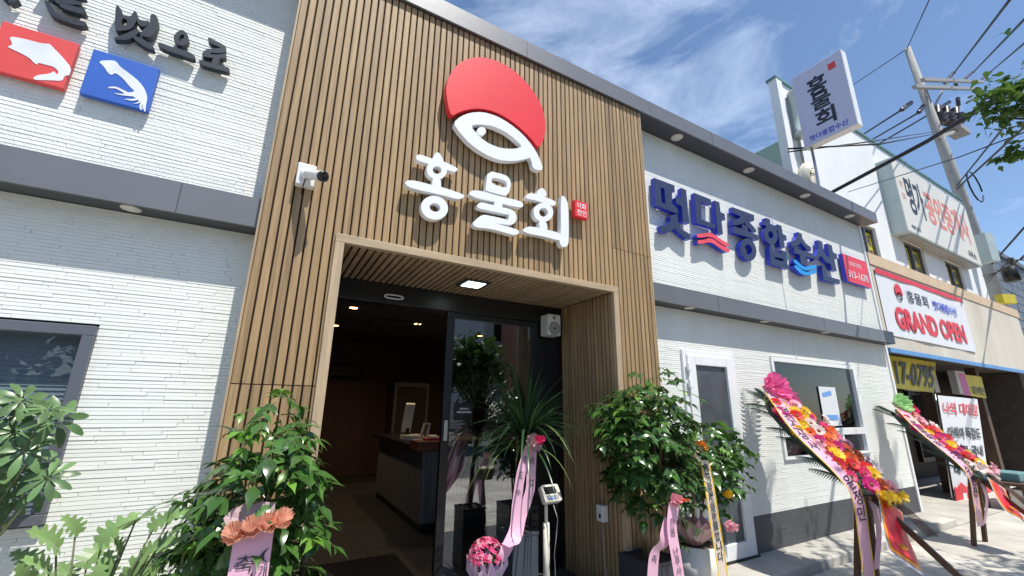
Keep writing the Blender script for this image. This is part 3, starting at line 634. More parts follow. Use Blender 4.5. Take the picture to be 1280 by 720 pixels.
# ------------------------------------------------------------------ left wall: dark letters and two plaques
zC = (130, 0, 7.2); DKY = WY-.065
def dark(polys, holes, zz, label, px, py):
    t_ = thing('sign_letter', atY(px, py, WY-.02), label, 'sign letter', 'dark raised letters on the left wall'); trace('letter_body', M['ink'], polys, *zz, DKY, .045, t_, 1, holes); return t_
dark([[(105,43),(135,58),(165,100),(160,130),(240,150),(265,104),(285,98),(303,130),(299,165),(270,232),(230,268),(120,278),(94,256)], [(296,162),(350,185),(408,185),(398,228),(345,242),(298,206)], [(418,123),(460,128),(486,165),(491,220),(462,292),(425,332),(360,330),(333,312),(345,270),(412,215)], [(88,336),(180,308),(300,253),(316,285),(290,317),(220,357),(150,357),(92,352)], [(262,318),(330,338),(400,383),(452,430),(450,447),(410,442),(330,397),(268,352)]],
     {0: [[(165,160),(215,178),(195,230),(150,226)]]}, zC, 'dark raised syllable above the blue squid plaque', 170, 30)
dark([[(705,263),(747,300),(767,350),(747,397),(705,412),(658,397),(626,355),(628,320),(660,283)], [(483,384),(510,383),(600,418),(700,443),(790,478),(822,510),(817,532),(790,530),(700,497),(600,467),(520,432),(488,407)]], {0: [[(700,305),(726,320),(716,350),(680,371),(667,345)]]}, zC, 'dark raised syllable with a ring over a bar', 222, 55)
dark([[(935,338),(960,343),(1080,403),(1102,430),(1092,462),(1050,480),(960,472),(950,487),(1030,492),(1090,483),(1104,505),(1092,524),(1000,522),(900,510),(878,490),(900,453),(960,436),(1040,433),(1055,430),(960,387),(936,367)], [(985,512),(1046,514),(1032,578),(963,574)], [(853,534),(880,543),(960,568),(1060,588),(1127,608),(1132,635),(1117,648),(1000,618),(890,587),(856,562)]], None, zC, 'dark raised syllable nearest the wooden slats', 265, 70)
dark([[(150,-60),(320,-20),(318,-5),(150,-40)], [(165,-18),(240,-6),(302,5),(306,18),(250,16),(200,2)], [(215,8),(270,20),(318,35),(323,50),(300,51),(230,30)], [(163,0),(185,4),(202,44),(250,69),(320,79),(326,94),(300,98),(220,72),(184,52)], [(205,-40),(235,-36),(228,18),(205,8)]], None, (0, 0, 3), 'dark raised syllable cut off by the top of the picture', 80, 15)
dark([[(-20,-60),(30,-45),(40,-5),(10,0)], [(28,-8),(78,-4),(46,12),(30,8)]], None, (0, 0, 3), 'dark raised stroke in the upper left corner of the picture', 15, 0)
zD = (0, 20, 5.54); PY = WY-.055
def plaque(x0, z0, size, m_, label, polys, pname):
    t_ = thing('wall_plaque', (x0+size/2, WY-.02, z0), label, 'plaque', 'square seafood plaques'); MB().bbox(x0, x0+size, PY, PY+.04, z0, z0+size, .003).build('panel', M[m_], t_)
    trace(pname, M['plq_white'], polys, *zD, PY-.0025, .002, t_, 1, eps=.0003)
plaque(-1.615, 3.322, .325, 'redplq', 'red square plaque with a white leaping fish', [[(65,150),(85,142),(180,160),(290,190),(345,192),(360,210),(430,280),(495,360),(480,412),(450,410),(430,450),(370,445),(240,442),(228,428),(260,408),(340,400),(375,380),(392,405),(405,395),(400,375),(370,350),(310,335),(262,322),(258,338),(235,325),(205,290),(130,250),(80,228),(48,210),(75,205),(85,190)]], 'fish_silhouette')
plaque(-1.222, 3.322, .325, 'blueplq', 'blue square plaque with a white squid', [[(680,312),(760,305),(805,312),(830,350),(900,400),(960,450),(1000,500),(1022,560),(1012,610),(1005,650),(985,640),(988,600),(975,600),(960,585),(945,570),(900,545),(860,540),(850,528),(900,530),(935,520),(900,490),(850,430),(800,392),(770,410),(745,390),(720,350)],
   [(745,497),(770,487),(810,490),(860,515),(900,535),(890,545),(845,525),(800,500),(760,500)], [(775,533),(860,540),(920,545),(920,556),(850,550)], [(850,574),(920,575),(960,565),(960,580),(915,588)], [(915,608),(950,600),(975,580),(985,590),(960,605)], [(965,640),(968,610),(985,590),(992,600),(978,625),(985,655)], [(990,600),(1008,600),(1008,665),(995,655)]], 'squid_silhouette')

# ------------------------------------------------------------------ fittings on the entrance block
cc = thing('security_camera', atY(384, 220, -.03), 'white bullet security camera on a square box left of the entrance', 'camera')
p = V((.042, 0, 3.035)); MB().bbox(p.x-.058, p.x+.058, -.062, -.002, p.z-.075, p.z+.085, .006).build('junction_box', M['whiteplastic'], cc)
MB().lathe([(.035, 0), (.038, .015), (.02, .03)], (p.x, -.062, p.z), 20, (0, -1, 0)).build('mount', M['whiteplastic'], cc)
d = V((.62, -.72, -.28)).normalized(); q0 = p+V((0, -.085, -.005))
cbz = MB().lathe([(.024, 0), (.032, .01), (.034, .13), (.036, .135)], q0, 20, d).build('camera_body', M['whiteplastic'], cc); MB().lathe([(.034, 0), (.035, .035), (.026, .036), (.024, .012)], q0+d*.134, 20, d).build('lens_hood', M['black'], cbz)
MB().tube([p+V((0, -.07, -.02)), p+V((-.005, -.085, -.06)), p+V((-.01, -.06, -.10)), p+V((-.012, -.012, -.12))], .004).build('cable', M['black'], cc)
sp = thing('wall_speaker', (2.62, .80, 2.27), 'white wall loudspeaker in the top right corner of the entrance', 'speaker')
ctr = V((2.62, .74, 2.39)); MB().bbox(2.545, 2.715, .70, .86, 2.27, 2.505, .018).build('cabinet', M['whiteplastic'], sp)
MB().lathe([(.072, 0), (.074, .006), (.064, .008), (.02, .003)], (2.622, .7, 2.345), 28, (0, -1, 0)).build('woofer_grille', M['insul_g'], sp); MB().lathe([(.02, 0), (.018, .006)], (2.622, .70, 2.46), 20, (0, -1, 0)).build('tweeter', M['insul_g'], sp)
MB().box(2.607, 2.637, .688, .692, 2.338, 2.35).build('badge', M['black'], sp)
ol = thing('socket_box', (2.80, .25, .56), 'white socket box with a hanging wire on the slatted side wall', 'socket')
MB().bbox(2.765, 2.828, .195, .285, .555, .69, .006).build('box', M['whiteplastic'], ol); MB().box(2.76, 2.766, .225, .245, .585, .62).build('slot', M['black'], ol)
MB().tube([(2.775, .23, .56), (2.77, .22, .45), (2.765, .20, .3), (2.75, .15, .1), (2.74, .12, 0)], .004).build('wire', M['insul_g'], ol)

# ------------------------------------------------------------------ neighbour: white two-storey building with beige shop canopy
NY = 1.25; NT = 9.12
nb = thing('white_building', (14, 3, 0), 'tall white two storey building beyond the restaurant with beige shop canopy', 'building')
def npart(name, mat, *boxes, parent=nb):
    m = MB()
    for b in boxes: m.box(*b)
    return m.build(name, mat, parent)
NX0, NX1 = 9.50, 21.7
def nwin(px0, py0, px1, py1):
    a = atY(px0, py0, NY); b = atY(px1, py1, NY); return (a.x, b.x, b.z, a.z)
wins = [(13.05, 13.65, 4.5, 5.78), (15.6, 17.0, 4.5, 5.75), (19.0, 20.3, 4.5, 5.55)]
w_ = atY(1131, 300, NY), atY(1158, 342, NY)
def rx(px, py): return atY(px, py, NY).x
wins = [(NX0+.9+1.9, rx(1097, 300), 4.3, atY(1090, 284, NY).z), (rx(1131, 310), rx(1157, 325), 4.3, atY(1131, 300, NY).z), (rx(1183, 335), rx(1204, 345), 4.3, atY(1183, 325, NY).z)]
boxes = []; xs = NX0
for (a, b, z0, z1) in wins:
    boxes.append((xs, a, NY, NY+.15, 2.0, NT)); boxes.append((a, b, NY, NY+.15, z1, NT)); xs = b
boxes.append((xs, NX1, NY, NY+.15, 2.0, NT))
npart('front_wall', M['stucco'], *boxes)
npart('side_wall', M['stucco'], (NX0, NX0+.25, NY+.251, 10, 0, 5.4)); npart('side_wall', M['stucco'], (NX1-.25, NX1, NY+.251, 10, 0, 5.4)); npart('rear_wall', M['stucco'], (NX0+.251, NX1-.251, 9.8, 10, 0, 5.4)); npart('roof_slab', M['insul_g'], (NX0+.251, NX1-.251, NY+.251, 9.799, 5.2, 5.35))
npart('parapet_cap', M['teal'], (NX0-.03, NX1+.05, NY-.05, NY+.19, NT+.002, NT+.06))
npart('pilaster', M['stucco'], (NX0-.01, NX0+.22, NY-.04, NY-.001, 2.0, NT))
for (a, b, z0, z1) in wins:
    wf = npart('window', M['winframe'], (a, a+.06, NY+.06, NY+.12, z0, z1), (b-.06, b, NY+.06, NY+.12, z0, z1), (a+.061, b-.061, NY+.06, NY+.12, z1-.06, z1), ((a+b)/2-.03, (a+b)/2+.03, NY+.055, NY+.12, z0, z1-.061))
    npart('pane', M['glassdark'], (a+.061, b-.061, NY+.125, NY+.13, z0, z1-.061), parent=wf); npart('recess', M['darkwall'], (a-.1, b+.1, NY+.151, NY+.17, z0, z1+.1), parent=wf)
    for k, (s0, s1, mt_, txt) in enumerate((((.08, .42, 'yellow', '부동산')), ((.56, .94, 'yellow', '매매상담')))):
        if b-a < 1 and k == 0: continue
        xa, xb = a+(b-a)*s0, a+(b-a)*s1; st = npart('sticker', M[mt_], (xa, xb, NY+.118, NY+.121, z0+.05, z1-.12), parent=wf)
        for j, ch_ in enumerate(txt):
            hz_ = (z1-z0-.25)/len(txt); za_ = z1-.16-hz_*(j+.9); t = MB(); text_into(t, ch_, (xa+.06, NY+.118, za_), (xb-.06, NY+.118, za_), (xa+.06, NY+.118, za_+hz_*.8), (0, -1, 0), .03, lift=.002); t.build('sticker_character', M['ink'], st)
# drain pipe, elbow
p0 = atY(988, 118, NY-.1); p1 = atY(1000, 172, NY-.1)
MB().lathe([(.2, 0), (.2, .05), (.17, .06), (.17, p0.z-p1.z-.06), (.2, p0.z-p1.z-.05), (.2, p0.z-p1.z)], (p0.x+.05, NY-.20, p1.z), 20).build('vent_pipe', M['greenmetal'], nb)
pe = atY(1007, 212, NY-.1); MB().tube([(pe.x-.15, NY-.1, pe.z-.6), (pe.x-.15, NY-.12, pe.z-.1), (pe.x-.1, NY-.15, pe.z), (pe.x+.15, NY-.15, pe.z), (pe.x+.2, NY-.12, pe.z-.1), (pe.x+.2, NY-.1, pe.z-1.2)], .11, 12).build('elbow_pipe', M['cream'], nb)
MB().tube([(pe.x+.05, NY-.06, pe.z+.05), (pe.x+.05, NY-.06, pe.z+1.6)], .03, 8).build('conduit', M['insul_g'], nb)
# canopy fascia
CY = .26; cz0, cz1 = 2.60, 4.42; CX0, CX1 = 9.52, 18.9
npart('canopy_fascia', M['beige'], (CX0, CX1, CY, CY+.2, cz0, 4.19)); npart('canopy_cap', M['beige2'], (CX0, CX1+.03, CY-.03, NY-.002, 4.192, cz1))
m = MB(); xx = CX0+.02
k = 0
while xx < CX1-.2:
    pass; m.box(xx, xx+.21, CY-.012, CY-.0005, cz0+.02, 4.185); xx += .214
o = m.build('fascia_panels', M['beige'], nb); o['kind'] = 'stuff'
MB().box(CX0, CX1, CY-.05, CY-.0005, cz0-.06, cz0+.015).build('blue_gutter', M['bluestrip'], nb); npart('canopy_underside', M['rust'], (CX0, CX1, CY+.201, NY+.6, cz0+.02, cz0+.06))
# shop front under the canopy
npart('shop_wall', M['rust'], (CX0, CX1, NY+.6, NY+.75, -.08, cz0+.5)); npart('shop_side', M['rust'], (CX0, CX0+.12, .45, NY+.59, -.08, cz0))
for px in (1180, 1243):
    q = atY(px, 560, .75); npart('shop_post', M['bright'], (q.x-.09, q.x+.13, .7, .9, -.08, cz0+.019))
for a, b in ((10.2, 11.3), (11.5, 13.0), (14.6, 16.0)):
    f = npart('shop_window', M['frame'], (a, a+.07, NY+.5, NY+.6, .3, 2.3), (b-.07, b, NY+.5, NY+.6, .3, 2.3), (a+.071, b-.071, NY+.5, NY+.6, 2.2, 2.3), (a+.071, b-.071, NY+.5, NY+.6, .3, .4)); npart('pane', M['glassdark'], (a+.071, b-.071, NY+.54, NY+.546, .4, 2.2), parent=f)
npart('end_pier', M['rust'], (CX1-.5, CX1, CY+.21, NY+.59, -.08, cz0))
# the big cream sign box
sb = thing('cream_sign_box', atY(1165, 260, NY), 'long cream sign box with red and dark lettering on the white building', 'sign')
q = [atY(*p, NY-.34) for p in ((1115, 200), (1201, 249), (1219, 329), (1132, 287))]
sx0, sx1, sz1, sz0 = (q[0].x+q[3].x)/2, 20.2, (q[0].z+q[1].z)/2-.1, (q[3].z+q[2].z)/2
MB().box(sx0, sx1, NY-.339, NY-.004, sz0, sz1).build('box', M['greenmetal'], sb); fc = MB().box(sx0+.03, sx1-.03, NY-.345, NY-.3395, sz0+.03, sz1-.03).build('face', M['sign2'], sb)
W_, H_ = sx1-sx0, sz1-sz0
def s2(mb, txt, a, b, c, d, bold=.03): text_into(mb, txt, (sx0+a*W_, NY-.345, sz0+c*H_), (sx0+b*W_, NY-.345, sz0+c*H_), (sx0+a*W_, NY-.345, sz0+d*H_), (0, -1, 0), bold, lift=.004); return mb
s2(MB(), '명가', .10, .30, .30, .84).build('dark_lettering', M['ink'], sb); s2(MB(), '공인중개사', .32, .93, .30, .80).build('red_lettering', M['faded'], sb)
s2(s2(MB(), '사무소', .80, .93, .06, .18), '매매.임대', .06, .16, .06, .12, .01).build('small_lettering', M['ink'], sb)
s2(MB(), '아파트', .04, .075, .62, .72, .01).build('faded_lettering', M['faded'], sb); s2(MB(), '토지', .04, .075, .45, .55, .01).build('faded_lettering', M['faded'], sb)
MB().box(sx0+.3, sx1-.3, NY-.30, NY-.05, sz0-.05, sz0-.001).build('lamp_tray', M['insul_g'], sb)
# GRAND OPEN banner
bn = thing('opening_banner', atY(1155, 400, CY), 'white grand opening banner with red border on the beige canopy', 'banner')
BY = CY-.03; b0, b1 = atY(1092, 336, BY).x+.02, atY(1209, 400, BY).x; bz1, bz0 = 4.13, 2.86
m = MB(); nX = 24
vs = []; fs = []
def wav(x): return BY - .006*math.sin(x*2.3) - .004*math.sin(x*5.1)
for i in range(nX+1):
    xx = b0+(b1-b0)*i/nX
    for z in (bz0, bz1): vs.append((xx, wav(xx), z))
for i in range(nX): fs.append((2*i, 2*i+2, 2*i+3, 2*i+1))
m.add(vs, fs); m.build('cloth', M['ban_white'], bn, smooth=True)
BW, BH = b1-b0, bz1-bz0; LB = BY-.012
MB().box(b0, b1, LB-.001, LB, bz1-.10, bz1).build('red_border', M['ban_red'], bn)
def bt(mb, txt, a, b, c, d, bold=.02): text_into(mb, txt, (b0+a*BW, LB, bz0+c*BH), (b0+b*BW, LB, bz0+c*BH), (b0+a*BW, LB, bz0+d*BH), (0, -1, 0), bold, lift=.001); return mb
bt(MB(), 'GRAND OPEN', .10, .90, .12, .47, .045).build('red_lettering', M['ban_red'], bn); bt(MB(), '홍물회', .27, .50, .60, .80, .01).build('dark_lettering', M['ink'], bn); bt(MB(), '떳다종합수산', .56, .86, .60, .77, .03).build('blue_lettering', M['royal'], bn)
cx, cz = b0+.19*BW, bz0+.72*BH
arc = [(cx+.17*math.cos(R(a)), LB-.001, cz+.17*math.sin(R(a))) for a in range(-20, 201, 10)]
MB().prism(arc, (0, .0008, 0)).build('logo_cap', M['ban_red'], bn); f1 = [(cx+.13*math.cos(R(a)), LB-.001, cz-.09+.085*math.sin(R(a))) for a in range(0, 360, 15)]; f2 = [(cx+.09*math.cos(R(a)), LB-.001, cz-.09+.05*math.sin(R(a))) for a in range(0, 360, 15)]
MB().prism(f1, (0, .0008, 0), [f2]).build('logo_fish', M['ink'], bn)
# yellow banners and standing poster in the shop below
def hang(name, pts, Y, mat, label, cat, txts, group=None):
    P = [atY(*p, Y) for p in pts]; t_ = thing(name, P[3].lerp(P[2], .5), label, cat, group)
    m = MB(); n = 10; vs = []; fs = []
    for i in range(n+1):
        s_ = i/n; w = .012*math.sin(s_*9)
        vs += [P[0].lerp(P[1], s_)+V((0, w, 0)), P[3].lerp(P[2], s_)+V((0, -w, 0))]
    for i in range(n): fs.append((2*i, 2*i+1, 2*i+3, 2*i+2))
    m.add(vs, fs).build('cloth', M[mat], t_)
    for txt, a, b, c, d, mm, bold in txts:
        f = lambda u, v: P[0].lerp(P[1], u).lerp(P[3].lerp(P[2], u), 1-v)
        text_quad(MB(), txt, f(a, d), f(b, d), f(b, c), f(a, c), (0, -1, 0), bold, lift=.016).build('lettering', M[mm], t_)
    return t_, P
hang('phone_banner', [(1098, 442), (1170, 453), (1167, 491), (1108, 484)], .62, 'yellow', 'yellow cloth banner with a black phone number under the canopy', 'banner', [('317-0795', .06, .97, .12, .85, 'ink', .03)])
tb_, P = hang('small_banner', [(1206, 468), (1227, 471), (1233, 498), (1214, 495)], .62, 'yellow', 'small yellow and magenta banner hanging beside the phone banner', 'banner', [('2층계단', .10, .95, .1, .5, 'ink', .02)])
m = MB(); e = atY(1197, 466, .62); e2 = atY(1205, 494, .62); m.quad(e, P[0], P[3], e2); m.build('magenta_end', M['magenta'], tb_)
po, P = hang('standing_poster', [(1172, 494), (1222, 499), (1243, 650), (1199, 655)], .45, 'ban_white', 'tall white standing poster with black text and red foot beside the shop door', 'poster',
   [('나의 대대감', .06, .94, .84, .95, 'ban_red', .02), ('대백이 독감도', .08, .92, .64, .74, 'ink', .03), ('바로 국내', .2, .92, .50, .59, 'ink', .03), ('대 상', .08, .45, .36, .44, 'ink', .03)])
f = lambda u, v: P[0].lerp(P[1], u).lerp(P[3].lerp(P[2], u), 1-v)+V((0, -.02, 0))
pts = [f(0, 0), f(1, 0), f(1, .27)] + [f(1-(k+.5)/8, .30 if k % 2 == 0 else .26) for k in range(8)] + [f(0, .27)]
MB().prism(pts, (0, .004, 0)).build('red_foot', M['ban_red'], po)
for u in (.18, .70): MB().prism([f(u, .08)+V((0,-.003,0)), f(u+.10, .08)+V((0,-.003,0)), f(u+.10, .22)+V((0,-.003,0)), f(u, .22)+V((0,-.003,0))], (0, .001, 0)).build('white_mark', M['ban_white'], po)
MB().tube([P[3]+V((.05, .05, 0)), P[0]+V((.05, .05, .02))], .012).build('frame_rod', M['steel'], po); MB().tube([P[2]+V((-.05, .05, 0)), P[1]+V((-.05, .05, .02))], .012).build('frame_rod', M['steel'], po)
# odds and ends under the canopy
q = atY(1268, 472, .9); ac = thing('shop_air_conditioner', (q.x, .9, q.z), 'dark boxy air conditioner under the canopy at the right edge', 'air conditioner'); MB().bbox(q.x-.1, q.x+.7, .75, 1.3, q.z-.35, q.z+.35, .04).build('case', M['black'], ac); MB().lathe([(.25, 0), (.26, .01), (.2, .012)], (q.x+.3, .75, q.z), 24, (0, -1, 0)).build('grille', M['frame'], ac)
q = atZ(1262, 600, G+.45); tbz = thing('shop_table', (q.x, q.y, G), 'low cluttered table in front of the shop at the right edge', 'table')
MB().bbox(q.x-.5, q.x+.9, q.y-.3, q.y+.3, G+.40, G+.45, .01).build('table_top', M['bright'], tbz)
for dx in (-.45, .85):
    for dy in (-.25, .25): MB().box(q.x+dx-.03, q.x+dx+.03, q.y+dy-.03, q.y+dy+.03, G, G+.399).build('leg', M['bright'], tbz)
top(MB().bbox(q.x-.3, q.x+.2, q.y-.2, q.y+.2, G+.452, G+.60, .02), 'teal_crate', M['teal'], 'small teal crate on the low shop table', 'crate')
top(MB().bbox(q.x-.45, q.x+.1, q.y-.27, q.y-.05, G+.05, G+.35, .02), 'cream_carton', M['cream'], 'cream carton under the low shop table', 'carton')

# ------------------------------------------------------------------ projecting lightbox sign
ls = thing('projecting_sign', (9.0, .25, 6.7), 'tall projecting lilac lightbox sign with brush lettering above the roof', 'sign')
LX = 9.0; P = [atX(*p, LX) for p in ((990, 97), (1050, 62), (1075, 155), (1003, 185))]
ly0, ly1 = -.235, .71; lz0, lz1 = 6.74, 8.47
MB().bbox(LX+.003, LX+.20, ly0, ly1, lz0, lz1, .012).build('case', M['white'], ls); MB().box(LX-.001, LX+.0025, ly0+.012, ly1-.012, lz0+.012, lz1-.012).build('lit_face', M['lightbox'], ls)
def lt(mb, txt, y0_, y1_, za, zb, bold): return text_into(mb, txt, (LX-.001, y0_, za), (LX-.001, y1_, za), (LX-.001, y0_, zb), (-1, 0, 0), bold, lift=.002)
m = MB(); lt(m, '홍', .46, .10, 7.78, 8.20, .03); lt(m, '물', .44, .08, 7.42, 7.80, .03); lt(m, '회', .42, .06, 7.02, 7.40, .03); m.build('brush_lettering', M['ink'], ls)
m = MB(); lt(m, '떳다종합수산', .58, -.10, 6.82, 6.95, .02); m.build('blue_lettering', M['royal'], ls)
m = MB(); m.box(LX-.004, LX-.0015, -.10, .03, 8.14, 8.29); m.build('red_seal', M['redplq'], ls)
MB().tube([(LX+.1, .62, lz0+.01), (LX+.1, .62, 4.9)], .025, 10).build('post', M['steel'], ls)
for z in (7.1, 8.1): MB().box(LX+.2, NX0+.0, .55, .6, z, z+.05).build('bracket', M['steel'], ls)

# ------------------------------------------------------------------ utility pole with crossarms and wires
PX, PYY = 22.3, 1.9
def polept(px, py): return atY(px, py, PYY)
ptop = polept(1134, 60); pmid = polept(1168, 150); pl_ = thing('utility_pole', (PX, PYY, G), 'tall concrete utility pole with two crossarms behind the white building', 'utility pole')
pbx = polept(1199, 240)
PXc = pbx.x; TZ = ptop.z
axisx = lambda z: pbx.x + (ptop.x-pbx.x)*(z-pbx.z)/(ptop.z-pbx.z)
MB().tube([(axisx(G), PYY, G), (pbx.x, PYY, pbx.z), (ptop.x, PYY, ptop.z)], [.26, .215, .12], 16).build('pole_shaft', M['pole'], pl_)
def arm(a, b, h=.14):
    A = polept(*a); A.y = PYY-.35; Bq = polept(*b); Bq.y = PYY-.35; return MB().beam(A, Bq, .14, h).build('crossarm', M['insul_g'], pl_)
arm((1140, 106), (1218, 107)); arm((1129, 115), (1208, 116))
MB().beam(polept(1165, 138), polept(1183, 105), .07, .07).build('brace', M['insul_g'], pl_)
def insulators(pts, name='insulator', r=.16):
    for (a, b) in pts:
        A, Bq = polept(*a), polept(*b); d = Bq-A; n = 7; prof = []
        for k in range(n+1):
            h = d.length*k/n; prof.append((r*(1.0 if k % 2 else .5), h))
        MB().lathe(prof, A, 10, d).build(name, M['insul'], pl_)
insulators([((1180,104),(1192,91)), ((1201,103),(1216,90)), ((1221,104),(1238,90)), ((1126,138),(1138,129)), ((1148,141),(1154,133)), ((1170,138),(1186,128)), ((1194,104),(1197,112)), ((1197,122),(1198,131))], r=.10)
# transformer bushings
tr = polept(1195, 165); MB().obox(polept(1196,164), (.75, 0, .06), (0, .3, 0), (0, 0, .13)).build('switch_gear', M['insul_g'], pl_); MB().beam(polept(1172, 172), polept(1195, 164), .15, .15).build('gear_bracket', M['pole'], pl_)
for a in ((1176,155),(1187,155),(1199,155)): MB().lathe([(.18,0),(.3,.1),(.15,.2),(.33,.3),(.15,.4),(.3,.5),(.12,.6),(.2,.9)], polept(*a), 10).build('bushing', M['insul'], pl_)
def cable(label, pts, r, mat='wire', sag=0, group='overhead cables'):
    A = [V(p) for p in pts]
    if len(A) == 2:
        a, b = A; A = [a.lerp(b, k/14) - V((0, 0, 4*sag*(k/14)*(1-k/14))) for k in range(15)]
    return top(MB().tube(A, r, 6), 'overhead_cable', M[mat], label, 'cable', group)
# supply lines: pole -> up right across the street, and down left behind the sign
far = lambda px, py, D: atD(px, py, D)
for i, (a, b) in enumerate((((1192,92),(1268,-8)), ((1216,91),(1296,8)), ((1238,90),(1330,12)))):
    cable(('left', 'middle', 'right')[i]+'most thin cable rising from the upper crossarm to the top right', [polept(*a), far(*b, 17)], .035)
for i, (a, b) in enumerate((((1126,138),(1076,172)), ((1148,141),(1082,178)), ((1170,138),(1076,192)))):
    cable(('upper', 'middle', 'lower')[i]+' thin cable running from the pole down behind the lilac lightbox', [polept(*a), atY(b[0]-60, b[1]+36, 9.5)], .035)
cable('thin cable from the pole top running down to the left', [polept(1134, 61), atY(1000, 150, 14)], .02); cable('thin cable from the pole top rising out of the picture', [polept(1134, 60), far(1166, -10, 19)], .02)
cable('thick black cable crossing in front of the cream sign', [atY(1020, 251, .6), atD(1160, 176, 9.5), atD(1290, 96, 7.5)], .032)
cable('thin black cable from the roof corner to the pole', [atY(985, 186, .9), atD(1100, 180, 12), polept(1165, 168)], .018); cable('second thin cable just under the cable from the roof corner', [atY(985, 190, .9), atD(1080, 178, 12), polept(1172, 164)], .014)
cable('thin pale cable slanting up across the cream sign', [atY(1060, 240, .9), atD(1200, 196, 9), atD(1300, 158, 8)], .008)
cable('cable rising right from the lower pole bundle', [polept(1196, 236), far(1290, 150, 16)], .03); cable('steep cable rising right from the lower pole bundle', [polept(1196, 232), far(1262, 150, 16)], .025); cable('long cable rising from the grey tiled building', [far(1240, 330, 24), far(1300, 262, 20)], .03)
for k in range(4): cable(('topmost','second','third','lowest')[k]+' drooping cable in the bundle in front of the grey tiles', [far(1228+k*2, 345+k*3, 20), far(1262, 336-k*4, 17), far(1300, 300+k*9, 14)], .011, group='cable bundle at the right edge')
# coil at the pole
c = polept(1203, 238); MB().tube([c+V((.9*math.cos(a*.5), -.4, .7*math.sin(a*.5))) for a in range(0, 13)], .03, 6).build('cable_coil', M['wire'], pl_)
# outdoor box on the right end of the building
q = atY(1232, 312, NY-.1); bxn = thing('pole_box', q, 'pale green metal cabinet on the right end of the white building', 'cabinet')
q0 = atD(1219, 300, 22); MB().obox(atD(1226, 312, 22), (.16, -.06, 0), (.08, .3, 0), (0, 0, .5)).build('case', M['greenmetal'], bxn)

# grey tiled building at the right edge
gt = thing('tiled_building', (27, 3, 0), 'dark grey tiled building at the right edge behind the canopy', 'building')
GX0 = atY(1233, 330, 3.2).x; A = atY(1240, 318, 3.2); GZ = A.z
MB().box(GX0, GX0+16, 3.2, 14, G, GZ).build('wall', M['gap'], gt)
m = MB(); r = random.Random(3); tw, th = .98, .52; nz_ = int(GZ/th)
for i in range(nz_):
    off = (i % 2)*.5*tw
    for j in range(-1, 16):
        x0 = GX0+j*tw+off; x1 = x0+tw-.05; x0 = max(x0, GX0)
        if x1 <= x0: continue
        z0 = GZ-(i+1)*th; m.box(x0, x1, 3.2-.05-r.random()*.02, 3.199, z0+.04, z0+th)
o = m.build('wall_tiles', M['tile'], gt); o['kind'] = 'stuff'
MB().box(GX0-.1, GX0+16, 3.0, 14, GZ+.001, GZ+.25).build('roof_edge', M['tile'], gt)
for px in (1246, 1256, 1268, 1275): a = atY(px, 322, 4.0); MB().beam((a.x, 4, GZ), (a.x-1.0, 4, GZ+1.7), .06, .06).build('roof_bar', M['wire'], gt)
q = atY(1258, 340, 2.9); vb = thing('transformer_box', q, 'black round transformer hanging in front of the grey tiles', 'transformer'); MB().lathe([(.12, -.3), (.2, -.27), (.2, .15), (.12, .2)], atD(1263, 341, 21), 14).build('drum', M['black'], vb); MB().beam(atD(1263, 330, 21), atD(1263, 322, 21), .1, .1).build('hanger', M['wire'], vb)
q = atD(1257, 374, 22); top(MB().obox(q, (.26, -.09, 0), (.03, .10, 0), (0, 0, .15)), 'yellow_sign', M['yellow'], 'small yellow sign above the right end of the beige canopy', 'sign')
# green roof seen over the parapet
gr = thing('far_house', (17, 14, 0), 'dark green pitched roof showing behind the restaurant parapet', 'house')
a = atY(945, 205, 14); b = atY(982, 176, 14); MB().box(a.x-2, b.x+4, 14, 22, 0, a.z-.5).build('wall', M['house'], gr)
MB().prism([(a.x-2.5, 13.8, a.z-.6), (b.x, 13.8, b.z+.3), (b.x+5, 13.8, a.z-.6)], (0, 9, 0)).build('roof', M['roofg'], gr)

# ------------------------------------------------------------------ plants
def leaf_me(name, Lg, W, droop, fold, mat, prof=(.0, .55, 1.0, .85, .45, .0), lobes=None):
    """one leaf: base at 0, tip along +x, upper side +z"""
    n = len(prof); vs = []; fs = []
    for i, w in enumerate(prof):
        t_ = i/(n-1); x_ = Lg*t_; z_ = -droop*Lg*t_*t_; h = W/2*w
        vs += [(x_, -h, z_+fold*h), (x_, 0, z_), (x_, h, z_+fold*h)]
    for i in range(n-1):
        a = 3*i; fs += [(a, a+3, a+4, a+1), (a+1, a+4, a+5, a+2)]
    me = bpy.data.meshes.new(name); me.from_pydata(vs, [], fs); me.materials.append(mat)
    for p in me.polygons: p.use_smooth = True
    me.update(); return me
def leafM(p, d, up, s=1.0):
    x_ = V(d).normalized(); z_ = V(up) - x_*V(up).dot(x_)
    if z_.length < 1e-4: z_ = x_.orthogonal()
    z_.normalize(); y_ = z_.cross(x_)
    return Matrix(((x_.x*s, y_.x*s, z_.x*s, p[0]), (x_.y*s, y_.y*s, z_.y*s, p[1]), (x_.z*s, y_.z*s, z_.z*s, p[2]), (0, 0, 0, 1)))
def merge_into(mb, me, Mx):
    mb.add([Mx @ v.co for v in me.vertices], [tuple(p.vertices) for p in me.polygons], True)
def place_leaves(parent, items, keep, stuffmat):
    """items: (mesh, matrix). Those that show largest become leaf objects, the rest one part"""
    items.sort(key=lambda it: (it[1].translation-CAM).length)
    for me, Mx in items[:keep]: inst('leaf', me, Mx, parent)
    if items[keep:]:
        groups = {}
        for me, Mx in items[keep:]: groups.setdefault(me.materials[0].name, []).append((me, Mx))
        for k, its in groups.items():
            m = MB()
            for me, Mx in its: merge_into(m, me, Mx)
            o = m.build('inner_foliage', bpy.data.materials[k], parent, recalc=False); o['kind'] = 'stuff'
